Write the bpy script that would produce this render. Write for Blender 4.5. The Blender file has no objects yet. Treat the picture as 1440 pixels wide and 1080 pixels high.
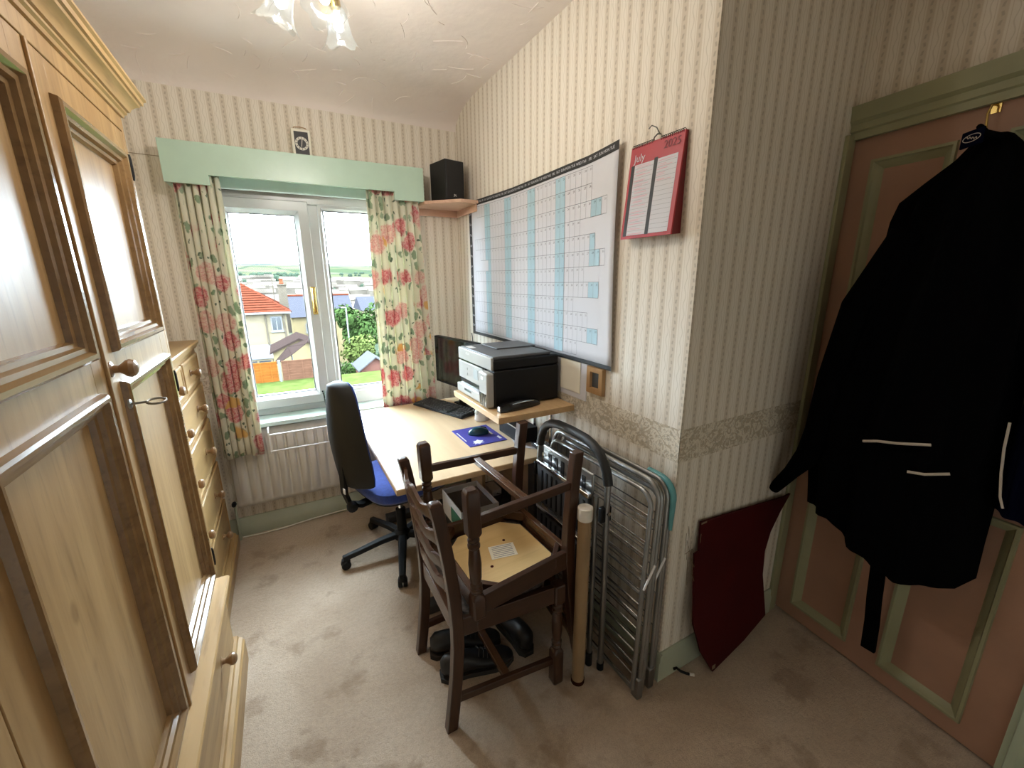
import bpy, bmesh, math, random
from mathutils import Vector, Matrix
random.seed(7)
sc = bpy.context.scene
COL = sc.collection
R = math.radians
# ------------------------------------------------------------------ camera
cam_d = bpy.data.cameras.new('camera'); cam = bpy.data.objects.new('camera', cam_d); COL.objects.link(cam)
cam_d.sensor_width = 36.0; cam_d.lens = 36.0 * 588.3 / 1440.0; cam_d.clip_start = 0.02; cam_d.clip_end = 6000
def cam_matrix(yaw, pit, roll, loc):
    f = Vector((math.sin(yaw) * math.cos(pit), math.cos(yaw) * math.cos(pit), math.sin(pit)))
    r0 = Vector((math.cos(yaw), -math.sin(yaw), 0)); u0 = r0.cross(f)
    r = r0 * math.cos(roll) + u0 * math.sin(roll); u = u0 * math.cos(roll) - r0 * math.sin(roll)
    m = Matrix((r, u, -f)).transposed().to_4x4(); m.translation = loc
    return m
cam.matrix_world = cam_matrix(0.49693, -0.24778, -0.0081, Vector((0, 0, 1.5)))
sc.camera = cam
# ------------------------------------------------------------------ world, sun, exposure
W = bpy.data.worlds.new('sky'); sc.world = W; W.use_nodes = True
bg = W.node_tree.nodes['Background']; bg.inputs[0].default_value = (0.73, 0.875, 1.0, 1); bg.inputs[1].default_value = 19.0
sun_d = bpy.data.lights.new('sun', 'SUN'); sun_d.energy = 4.0; sun_d.angle = R(3); sun_d.color = (1, .95, .86)
sun = bpy.data.objects.new('sun', sun_d); COL.objects.link(sun); sun.rotation_euler = (R(38), 0, R(-25)); sun.location = (0, -10, 20)
pd = bpy.data.lights.new('window_portal', 'AREA'); pd.shape = 'RECTANGLE'; pd.size = 1.08; pd.size_y = 1.26; pd.cycles.is_portal = True
portal = bpy.data.objects.new('window_portal', pd); COL.objects.link(portal); portal.location = (.24, 3.0, 1.33); portal.rotation_euler = (R(-90), 0, 0)
vs = sc.view_settings; vs.view_transform = 'Standard'; vs.look = 'None'; vs.exposure = 1.92; vs.gamma = 1.0
vs.use_curve_mapping = False
sc.cycles.use_denoising = True
sc.cycles.max_bounces = 12; sc.cycles.diffuse_bounces = 10; sc.cycles.transparent_max_bounces = 12
sc.cycles.sample_clamp_indirect = 6.0
# ------------------------------------------------------------------ text outlines (made first, while the scene is empty)
_T = {}
def text2d(s, res=3):
    if s in _T: return _T[s]
    cu = bpy.data.curves.new('t', 'FONT'); cu.body = s; cu.resolution_u = res; cu.align_x = 'CENTER'; cu.align_y = 'CENTER'
    o = bpy.data.objects.new('t', cu); COL.objects.link(o)
    me = o.evaluated_get(bpy.context.evaluated_depsgraph_get()).to_mesh()
    _T[s] = ([(v.co.x, v.co.y) for v in me.vertices], [tuple(p.vertices) for p in me.polygons])
    bpy.data.objects.remove(o); bpy.data.curves.remove(cu)
    return _T[s]
DAYS = ['MON', 'TUE', 'WED', 'THU', 'FRI', 'SAT', 'SUN']
MONTHS = ['Jan', 'Feb', 'Mar', 'Apr', 'May', 'Jun', 'Jul', 'Aug', 'Sep', 'Oct', 'Nov', 'Dec']
for s_ in DAYS + MONTHS: text2d(s_)
for i_ in range(1, 32): text2d(str(i_), 1)
for s_ in ('July', '2025', 'JBL', 'EPSON'): text2d(s_)
# ------------------------------------------------------------------ materials
M = {}
def mat(name, col, rough=.6, metal=0.0, spec=.5, nstr=0.0, nscale=20, var=0.0, vscale=6, trans=0.0, emit=None, estr=0, sheen=0, coat=0):
    m = bpy.data.materials.new(name); m.use_nodes = True; nt = m.node_tree; b = nt.nodes['Principled BSDF']
    b.inputs['Base Color'].default_value = (*col, 1); b.inputs['Roughness'].default_value = rough
    b.inputs['Metallic'].default_value = metal; b.inputs['Specular IOR Level'].default_value = spec
    b.inputs['Transmission Weight'].default_value = trans
    if sheen: b.inputs['Sheen Weight'].default_value = sheen
    if coat: b.inputs['Coat Weight'].default_value = coat; b.inputs['Coat Roughness'].default_value = .15
    if emit: b.inputs['Emission Color'].default_value = (*emit, 1); b.inputs['Emission Strength'].default_value = estr
    tc = nt.nodes.new('ShaderNodeTexCoord')
    n = nt.nodes.new('ShaderNodeTexNoise'); n.inputs['Scale'].default_value = vscale; n.inputs['Detail'].default_value = 6
    nt.links.new(tc.outputs['Object'], n.inputs['Vector'])
    v = var if var else .06
    rp = nt.nodes.new('ShaderNodeValToRGB'); rp.color_ramp.elements[0].position = .3; rp.color_ramp.elements[1].position = .7
    rp.color_ramp.elements[0].color = (*[c * (1 - v) for c in col], 1); rp.color_ramp.elements[1].color = (*[min(1, c * (1 + v)) for c in col], 1)
    nt.links.new(n.outputs['Fac'], rp.inputs['Fac']); nt.links.new(rp.outputs['Color'], b.inputs['Base Color'])
    if nstr:
        n2 = nt.nodes.new('ShaderNodeTexNoise'); n2.inputs['Scale'].default_value = nscale; n2.inputs['Detail'].default_value = 8
        nt.links.new(tc.outputs['Object'], n2.inputs['Vector'])
        bp = nt.nodes.new('ShaderNodeBump'); bp.inputs['Strength'].default_value = nstr; bp.inputs['Distance'].default_value = .01
        nt.links.new(n2.outputs['Fac'], bp.inputs['Height']); nt.links.new(bp.outputs['Normal'], b.inputs['Normal'])
    M[name] = m
    return m
class G:
    """small node-graph helper"""
    def __init__(s, name):
        s.m = bpy.data.materials.new(name); s.m.use_nodes = True; s.t = s.m.node_tree; s.b = s.t.nodes['Principled BSDF']; M[name] = s.m
    def n(s, typ, **k):
        o = s.t.nodes.new('ShaderNode' + typ)
        for a, v in k.items(): setattr(o, a, v)
        return o
    def l(s, a, b): s.t.links.new(a, b)
    def set(s, sock, v):
        if hasattr(v, 'is_linked') or hasattr(v, 'links'): s.l(v, sock)
        else: sock.default_value = v
    def math(s, op, a, b=0.0, c=0.0):
        o = s.n('Math', operation=op); s.set(o.inputs[0], a); s.set(o.inputs[1], b)
        if op in ('MULTIPLY_ADD', 'COMPARE', 'SMOOTH_MIN'): s.set(o.inputs[2], c)
        return o.outputs[0]
    def mix(s, f, a, b):
        o = s.n('MixRGB'); s.set(o.inputs[0], f)
        for i, v in ((1, a), (2, b)):
            if isinstance(v, tuple): o.inputs[i].default_value = (*v, 1)
            else: s.l(v, o.inputs[i])
        return o.outputs[0]
    def step(s, x, lo, hi):
        o = s.n('MapRange', interpolation_type='SMOOTHSTEP'); s.set(o.inputs[0], x); o.inputs[1].default_value = lo; o.inputs[2].default_value = hi
        return o.outputs[0]
    def noise(s, vec, scale, detail=4, rough=.5, dist=0):
        o = s.n('TexNoise'); o.inputs['Scale'].default_value = scale; o.inputs['Detail'].default_value = detail
        o.inputs['Roughness'].default_value = rough; o.inputs['Distortion'].default_value = dist
        if vec is not None: s.l(vec, o.inputs['Vector'])
        return o
    def mapping(s, vec, scale=(1, 1, 1), loc=(0, 0, 0)):
        o = s.n('Mapping'); o.inputs['Scale'].default_value = scale; o.inputs['Location'].default_value = loc; s.l(vec, o.inputs['Vector'])
        return o.outputs[0]
    def bump(s, h, strength, dist=.01):
        o = s.n('Bump'); o.inputs['Strength'].default_value = strength; o.inputs['Distance'].default_value = dist
        s.l(h, o.inputs['Height']); s.l(o.outputs[0], s.b.inputs['Normal'])
    def out(s, col, rough=.6):
        s.set(s.b.inputs['Base Color'], col); s.b.inputs['Roughness'].default_value = rough
def wood(name, c1, c2, c3, axis='z', scale=1.0, rough=.42, knots=False, fine=.5):
    g = G(name); tc = g.n('TexCoord').outputs['Object']
    st = {'x': (1.2, 14, 14), 'y': (14, 1.2, 14), 'z': (14, 14, 1.2)}[axis]
    mp = g.mapping(tc, tuple(a * scale for a in st))
    n1 = g.noise(mp, 1.0, 5, .55, .6).outputs['Fac']
    n2 = g.noise(g.mapping(tc, tuple(a * scale * 5 for a in st)), 1.0, 3, .6).outputs['Fac']
    col = g.mix(g.step(n1, .3, .7), c1, c2)
    col = g.mix(g.math('MULTIPLY', g.step(n2, .5, .75), fine), col, c3)
    if knots:
        vo = g.n('TexVoronoi'); g.l(g.mapping(tc, (3.1, 3.1, 1.6)), vo.inputs['Vector']); vo.inputs['Scale'].default_value = 1.3
        k = g.math('SUBTRACT', 1.0, g.step(vo.outputs['Distance'], .025, .06))
        col = g.mix(g.math('MULTIPLY', k, .6), col, c3)
    g.out(col, rough); g.bump(n2, .08, .004)
    return g.m
wood('pine_v', (.305, .178, .070), (.42, .265, .115), (.19, .100, .034), 'z', 1, .40, True)
wood('pine_h', (.305, .178, .070), (.42, .265, .115), (.19, .100, .034), 'y', 1, .40, True)
wood('pine_dark', (.20, .115, .048), (.26, .155, .068), (.13, .072, .03), 'y', 1, .17)  # darker moulding stain, deepened further to carry the shade of its unlit sides
wood('chest_pine', (.31, .185, .070), (.40, .25, .10), (.23, .125, .045), 'y', 1, .35, True)
wood('chest_pine_v', (.30, .175, .066), (.38, .235, .095), (.22, .12, .043), 'z', 1, .35)
wood('knob_wood', (.22, .125, .06), (.28, .165, .08), (.16, .085, .04), 'x', 2, .3)
wood('oak_dark', (.036, .0145, .0072), (.056, .023, .011), (.020, .008, .0045), 'z', 2, .28)
wood('oak_dark_x', (.036, .0145, .0072), (.056, .023, .011), (.020, .008, .0045), 'x', 2, .28)
wood('oak_dark_y', (.054, .0225, .0105), (.084, .036, .016), (.026, .011, .006), 'y', 2, .25)
wood('beech', (.60, .44, .27), (.66, .50, .32), (.55, .39, .23), 'y', 1.2, .32, False, .3)
wood('beech_edge', (.55, .38, .20), (.60, .43, .25), (.45, .30, .15), 'y', 1.2, .4)
wood('riser_wood', (.52, .34, .17), (.60, .41, .22), (.42, .26, .12), 'y', 1.5, .4)
wood('pinkish_pine', (.55, .34, .24), (.62, .40, .29), (.45, .26, .18), 'x', 1.5, .45)
wood('hardboard', (.60, .41, .17), (.67, .47, .21), (.52, .34, .13), 'x', .8, .6)
wood('frame_wood', (.34, .19, .085), (.42, .25, .11), (.26, .14, .06), 'z', 2, .4)
mat('cream_wall', (.82, .78, .70), .8)  # for the unseen left and back walls, kept pale to bounce more light
mat('green_paint', (.42, .50, .38), .35, var=.05, nstr=.05, nscale=60)
mat('pelmet_green', (.44, .60, .49), .3, var=.05, nstr=.06, nscale=40)
mat('sill_paint', (.60, .74, .70), .3, var=.04)
mat('skirt_green', (.38, .41, .31), .35, var=.08, nstr=.05, nscale=50)
mat('door_green', (.29, .29, .17), .5, var=.08, nstr=.05, nscale=60)
mat('door_pink', (.36, .205, .140), .55, var=.08, nstr=.06, nscale=80)
mat('upvc', (.46, .475, .47), .25, var=.02)
mat('seal', (.05, .05, .055), .6)
mat('brass', (.72, .52, .18), .25, 1.0)
mat('chrome', (.72, .72, .72), .18, 1.0)
mat('steel_dull', (.27, .27, .265), .38, 1.0, var=.1, nstr=.03, nscale=60)
mat('galvanised', (.30, .30, .29), .42, .85, var=.15, nstr=.04, nscale=60)
mat('black_plastic', (.006, .006, .0065), .5, spec=.25)
mat('black_gloss', (.006, .006, .007), .12)
mat('black_matt', (.010, .010, .011), .75)
mat('dark_grey', (.035, .035, .037), .5)
mat('foam_black', (.010, .010, .010), .5, nstr=.1, nscale=200)
mat('printer_grey', (.34, .335, .31), .4)
mat('printer_light', (.40, .40, .385), .35)
mat('printer_top', (.085, .088, .095), .5, nstr=.1, nscale=200)
mat('screen_grey', (.45, .50, .52), .15)
mat('blue_fabric', (.018, .055, .30), .9, var=.2, vscale=60, nstr=.15, nscale=300, sheen=.3)
mat('shell_black', (.014, .0135, .0125), .6, spec=.3, var=.1, nstr=.05, nscale=80)
mat('white_paint', (.78, .78, .76), .3)
mat('radiator_white', (.62, .59, .54), .35, var=.03)
mat('white_plastic', (.75, .75, .75), .35)
mat('paper', (.60, .60, .64), .7, var=.02, vscale=3)
mat('cream_paper', (.80, .77, .66), .7)
mat('ink', (.02, .02, .024), .6)
mat('ink_soft', (.10, .10, .11), .6)
mat('line_grey', (.22, .23, .26), .7)
mat('cell_blue', (.37, .53, .61), .7)
mat('chart_black', (.013, .013, .014), .55)
mat('cal_red', (.40, .022, .032), .45)
mat('cal_red_dark', (.15, .005, .010), .5)
mat('red_pen', (.68, .38, .45), .7)
mat('board_red', (.045, .0013, .002), .7, spec=.15, var=.15, nstr=.05, nscale=60)
mat('coat_black', (.0012, .0012, .0016), 1.0, spec=.05, nstr=.1, nscale=300)
mat('coat_navy', (.0012, .002, .010), 1.0, spec=.05, nstr=.1, nscale=300)
mat('piping', (.50, .44, .38), .6)
mat('cardboard', (.28, .18, .09), .7, var=.08, vscale=12)
mat('cap_white', (.70, .66, .58), .6, var=.1, vscale=30)
mat('teal', (.10, .30, .31), .4)
mat('shoe', (.010, .010, .011), .45, nstr=.1, nscale=60)
mat('shoe_sole', (.02, .017, .015), .7)
mat('mat_blue', (.035, .03, .27), .6)
mat('print_white', (.7, .7, .78), .6)
mat('mouse_teal', (.015, .075, .11), .18)
mat('box_white', (.72, .73, .73), .5)
mat('box_green', (.03, .16, .09), .5)
mat('box_brown', (.11, .085, .06), .7)
mat('clutter_blue', (.03, .05, .14), .6)
mat('cable_white', (.78, .75, .68), .5)
mat('thread', (.22, .17, .10), .8)
mat('dark_floral', (.06, .05, .045), .9, var=.9, vscale=60)
mat('clock_face', (.68, .65, .56), .35)
mat('ceiling', (.74, .665, .62), .8, var=.035, vscale=3, nstr=.35, nscale=14)
# outdoors: colours set far darker than life to offset the strong skylight
mat('render_wall', (0.0493, 0.0406, 0.0275), .9, var=.1, vscale=2)
mat('render_wall_b', (0.0493, 0.0391, 0.0217), .9, var=.1, vscale=2)
mat('roof_tile', (0.0239, 0.0067, 0.0038), .8, var=.15, vscale=3)
mat('roof_tile_dark', (0.0159, 0.0046, 0.0029), .8, var=.15, vscale=3)
mat('slate', (0.0123, 0.0123, 0.0152), .7, var=.15)
mat('chimney_stone', (0.0261, 0.0217, 0.0167), .9, var=.2, vscale=4)
mat('terracotta', (0.0391, 0.0116, 0.0058), .8)
mat('fence_orange', (0.0479, 0.0167, 0.0035), .8, var=.2, vscale=5)
mat('fence_brown', (0.0275, 0.0138, 0.0087), .8, var=.2, vscale=5)
mat('concrete', (0.0319, 0.0305, 0.0275), .9, var=.1)
mat('canopy', (.0085, .0058, .0052), .9, var=.1)
mat('trim_out', (0.0435, 0.0435, 0.0449), .6)
mat('pane_out', (0.0087, 0.0101, 0.0116), .2)
mat('lawn', (0.0142, 0.0186, 0.0052), .95, var=.25, vscale=3)
mat('leaf', (0.0087, 0.0152, 0.0046), .8, var=.5, vscale=2)
mat('leaf_bright', (0.0188, 0.0239, 0.0070), .8, var=.4, vscale=2)
mat('bark', (0.0087, 0.0058, 0.0043), .9)
mat('wood_dark', (.0095, .0135, .0095), .9, var=.3, vscale=.02)
mat('town', (0.0290, 0.0247, 0.0203), .9, var=.5, vscale=.05)
mat('shed_pink', (0.0333, 0.0159, 0.0123), .8)
mat('shed_roof', (0.0181, 0.0181, 0.0191), .7)
mat('earth', (0.0145, 0.0130, 0.0087), .9, var=.3, vscale=1)
for k_ in ('render_wall', 'render_wall_b', 'roof_tile', 'roof_tile_dark', 'slate', 'chimney_stone', 'terracotta', 'fence_orange', 'fence_brown', 'concrete', 'canopy', 'trim_out', 'lawn', 'leaf', 'leaf_bright', 'bark', 'wood_dark', 'town', 'shed_pink', 'shed_roof', 'earth'):
    M[k_].node_tree.nodes['Principled BSDF'].inputs['Specular IOR Level'].default_value = 0.0
# wallpaper: vertical stripes with small dotted chains and a fine leafy line
def wallpaper(name):
    g = G(name); geo = g.n('NewGeometry'); sep = g.n('SeparateXYZ'); g.l(geo.outputs['Position'], sep.inputs[0])
    sn = g.n('SeparateXYZ'); g.l(geo.outputs['True Normal'], sn.inputs[0])
    useY = g.math('GREATER_THAN', g.math('ABSOLUTE', sn.outputs[0]), .7)
    u = g.math('ADD', g.math('MULTIPLY', sep.outputs[1], useY), g.math('MULTIPLY', sep.outputs[0], g.math('SUBTRACT', 1.0, useY)))
    z = sep.outputs[2]
    per = .056
    f = g.math('FRACT', g.math('DIVIDE', g.math('ADD', u, 10.0), per))            # 0..1 across one repeat
    dark = g.math('MULTIPLY', g.step(f, .02, .10), g.math('SUBTRACT', 1.0, g.step(f, .40, .48)))
    thin = g.math('MULTIPLY', g.step(f, .66, .70), g.math('SUBTRACT', 1.0, g.step(f, .72, .76)))
    thin2 = g.math('MULTIPLY', g.step(f, .50, .53), g.math('SUBTRACT', 1.0, g.step(f, .53, .56)))
    thin3 = g.math('MULTIPLY', g.step(f, .90, .93), g.math('SUBTRACT', 1.0, g.step(f, .93, .96)))
    # dotted chain in the middle of the dark stripe
    zz = g.math('FRACT', g.math('MULTIPLY', z, 46.0)); dz = g.math('ABSOLUTE', g.math('SUBTRACT', zz, .5))
    wob = g.math('MULTIPLY', g.math('SINE', g.math('MULTIPLY', z, 145.0)), .035)
    df = g.math('ABSOLUTE', g.math('SUBTRACT', g.math('ADD', f, wob), .25))
    dot = g.math('MULTIPLY', g.math('SUBTRACT', 1.0, g.step(df, .03, .08)), g.math('SUBTRACT', 1.0, g.step(dz, .18, .34)))
    # leafy wave on the light stripe
    wv = g.math('MULTIPLY', g.math('SINE', g.math('MULTIPLY', z, 110.0)), .06)
    dl = g.math('ABSOLUTE', g.math('SUBTRACT', g.math('ADD', f, wv), .71))
    leaf = g.math('SUBTRACT', 1.0, g.step(dl, .012, .04))
    col = g.mix(dark, (.77, .72, .635), (.625, .555, .455))
    col = g.mix(g.math('MULTIPLY', g.math('ADD', thin2, thin3), .5), col, (.47, .39, .28))
    col = g.mix(g.math('MULTIPLY', dot, .5), col, (.30, .26, .20))
    col = g.mix(g.math('MULTIPLY', leaf, .45), col, (.47, .42, .33))
    big = g.noise(geo.outputs['Position'], 1.7, 4).outputs['Fac']
    col = g.mix(g.math('MULTIPLY', big, .12), col, (.50, .42, .31))
    g.out(col, .75)
    g.bump(g.noise(geo.outputs['Position'], 140, 2).outputs['Fac'], .12, .003)
wallpaper('wallpaper')
def border_mat():
    g = G('border'); geo = g.n('NewGeometry'); p = geo.outputs['Position']
    n1 = g.noise(p, 26, 3, .6, 2.5).outputs['Fac']; n2 = g.noise(p, 55, 2, .5, 3).outputs['Fac']
    col = g.mix(g.step(n1, .46, .56), (.68, .62, .51), (.46, .39, .29))
    col = g.mix(g.math('MULTIPLY', g.step(n2, .54, .62), .6), col, (.34, .32, .26))
    g.out(col, .75); g.bump(n1, .15, .003)
border_mat()
def carpet():
    g = G('carpet'); geo = g.n('NewGeometry'); p = geo.outputs['Position']
    n1 = g.noise(p, 2.1, 5, .6, .4).outputs['Fac']; n2 = g.noise(p, 5.5, 4, .6).outputs['Fac']; n3 = g.noise(p, 260, 3, .7).outputs['Fac']; n4 = g.noise(p, 70, 3, .6).outputs['Fac']
    col = g.mix(g.step(n1, .35, .65), (.585, .465, .35), (.475, .355, .25))
    col = g.mix(g.math('MULTIPLY', g.step(n2, .54, .68), .6), col, (.27, .175, .10))
    col = g.mix(g.math('MULTIPLY', g.step(n4, .35, .7), .22), col, (.25, .185, .13))
    col = g.mix(g.math('MULTIPLY', g.step(n3, .35, .65), .30), col, (.24, .18, .13))
    g.out(col, .95); g.b.inputs['Sheen Weight'].default_value = .25
    g.bump(g.math('ADD', n3, g.math('MULTIPLY', n4, 1.3)), .55, .012)
carpet()
def floral():
    g = G('floral'); geo = g.n('NewGeometry'); p = geo.outputs['Position']
    wn = g.noise(p, 14, 3, .6); 
    vm = g.n('VectorMath', operation='MULTIPLY_ADD'); g.l(wn.outputs['Color'], vm.inputs[0]); vm.inputs[1].default_value = (.06, .06, .06); g.l(p, vm.inputs[2])
    q = vm.outputs[0]
    v1 = g.n('TexVoronoi'); v1.inputs['Scale'].default_value = 8.5; g.l(g.mapping(q, (1.3, .5, 1)), v1.inputs['Vector'])
    v2 = g.n('TexVoronoi'); v2.inputs['Scale'].default_value = 17; g.l(g.mapping(q, (1.9, .5, .9), (3, 1, 2)), v2.inputs['Vector'])
    v3 = g.n('TexVoronoi'); v3.inputs['Scale'].default_value = 40; g.l(g.mapping(q, (1.5, .5, .8), (7, 2, 5)), v3.inputs['Vector'])
    s1 = g.n('SeparateXYZ'); g.l(v1.outputs['Color'], s1.inputs[0]); s2 = g.n('SeparateXYZ'); g.l(v2.outputs['Color'], s2.inputs[0]); s3 = g.n('SeparateXYZ'); g.l(v3.outputs['Color'], s3.inputs[0])
    det = g.noise(p, 55, 3, .6, 1.5).outputs['Fac']
    col = g.mix(g.noise(p, 9, 2).outputs['Fac'], (.76, .71, .56), (.70, .72, .60))
    lf = g.math('MULTIPLY', g.math('SUBTRACT', 1.0, g.step(v2.outputs['Distance'], .34, .42)), g.math('GREATER_THAN', s2.outputs[0], .42))
    col = g.mix(lf, col, g.mix(s2.outputs[1], (.20, .29, .17), (.38, .46, .33)))
    l3 = g.math('MULTIPLY', g.math('SUBTRACT', 1.0, g.step(v3.outputs['Distance'], .22, .3)), g.math('GREATER_THAN', s3.outputs[0], .72))
    col = g.mix(l3, col, (.14, .19, .13))
    rose = g.math('MULTIPLY', g.math('SUBTRACT', 1.0, g.step(v1.outputs['Distance'], .42, .52)), g.math('GREATER_THAN', s1.outputs[0], .08))
    core = g.step(det, .42, .60)
    rc = g.mix(core, (.72, .45, .40), (.58, .16, .18))
    rc = g.mix(g.math('GREATER_THAN', s1.outputs[1], .80), rc, (.70, .43, .15))
    rc = g.mix(g.math('LESS_THAN', s1.outputs[1], .30), rc, g.mix(core, (.74, .60, .50), (.66, .36, .32)))
    col = g.mix(rose, col, rc)
    g.out(col, .85)
    # some daylight comes through the cloth
    tr = g.n('BsdfTranslucent'); g.l(col, tr.inputs[0]); mx = g.n('MixShader'); mx.inputs[0].default_value = .25
    o = [x for x in g.t.nodes if x.type == 'OUTPUT_MATERIAL'][0]
    g.l(g.b.outputs[0], mx.inputs[1]); g.l(tr.outputs[0], mx.inputs[2]); g.l(mx.outputs[0], o.inputs[0])
floral()
def glass(name, tint=(1, 1, 1), gl=.05):
    g = G(name); t = g.n('BsdfTransparent'); t.inputs[0].default_value = (*tint, 1); gs = g.n('BsdfGlossy'); gs.inputs['Roughness'].default_value = .02
    fr = g.n('LayerWeight'); fr.inputs[0].default_value = .15
    mx = g.n('MixShader'); g.l(g.math('MULTIPLY', fr.outputs['Fresnel'], gl / .05), mx.inputs[0])
    o = [x for x in g.t.nodes if x.type == 'OUTPUT_MATERIAL'][0]
    g.l(t.outputs[0], mx.inputs[1]); g.l(gs.outputs[0], mx.inputs[2]); g.l(mx.outputs[0], o.inputs[0])
glass('pane', (.97, .985, .98), .03)
glass('clear_glass', (.86, .92, .90), .25)
def shade_glass():
    g = G('shade_glass'); tl = g.n('BsdfTranslucent'); tl.inputs[0].default_value = (.30, .32, .32, 1)
    tp = g.n('BsdfTransparent'); tp.inputs[0].default_value = (.9, .93, .93, 1); gs = g.n('BsdfGlossy'); gs.inputs['Roughness'].default_value = .15
    tc = g.n('TexCoord').outputs['Object']; n = g.noise(tc, 120, 2).outputs['Fac']
    m1 = g.n('MixShader'); m1.inputs[0].default_value = .90; g.l(tl.outputs[0], m1.inputs[1]); g.l(tp.outputs[0], m1.inputs[2])
    m2 = g.n('MixShader'); m2.inputs[0].default_value = .12; g.l(m1.outputs[0], m2.inputs[1]); g.l(gs.outputs[0], m2.inputs[2])
    o = [x for x in g.t.nodes if x.type == 'OUTPUT_MATERIAL'][0]; g.l(m2.outputs[0], o.inputs[0])
    bp = g.n('Bump'); bp.inputs['Strength'].default_value = .3; bp.inputs['Distance'].default_value = .003; g.l(n, bp.inputs['Height'])
    for x in (tl, gs): g.l(bp.outputs[0], x.inputs['Normal'])
shade_glass()
mat('bulb', (1, 1, 1), .5, emit=(.95, .97, 1.0), estr=18)
def hills():
    g = G('hill'); geo = g.n('NewGeometry'); p = geo.outputs['Position']
    v = g.n('TexVoronoi'); v.inputs['Scale'].default_value = .016; g.l(g.mapping(p, (1, .45, 1)), v.inputs['Vector'])
    s = g.n('SeparateXYZ'); g.l(v.outputs['Color'], s.inputs[0])
    col = g.mix(s.outputs[0], (0.0129, 0.0146, 0.0074), (0.0207, 0.0191, 0.0137)); col = g.mix(g.math('GREATER_THAN', s.outputs[1], .72), col, (0.0096, 0.0129, 0.0071))
    ve = g.n('TexVoronoi', feature='DISTANCE_TO_EDGE'); ve.inputs['Scale'].default_value = .016; g.l(g.mapping(p, (1, .45, 1)), ve.inputs['Vector'])
    col = g.mix(g.math('SUBTRACT', 1.0, g.step(ve.outputs['Distance'], .03, .06)), col, (0.0084, 0.0111, 0.0074))
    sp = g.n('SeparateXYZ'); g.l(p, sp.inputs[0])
    col = g.mix(g.step(sp.outputs[1], 900, 1500), col, (0.0203, 0.0187, 0.0163))  # far slope fades paler with distance: haze put into the colour
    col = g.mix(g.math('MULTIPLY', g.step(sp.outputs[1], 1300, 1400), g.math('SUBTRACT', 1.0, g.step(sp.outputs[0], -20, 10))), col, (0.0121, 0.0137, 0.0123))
    g.out(col, 1.0); g.b.inputs['Specular IOR Level'].default_value = 0.0
hills()
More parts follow.
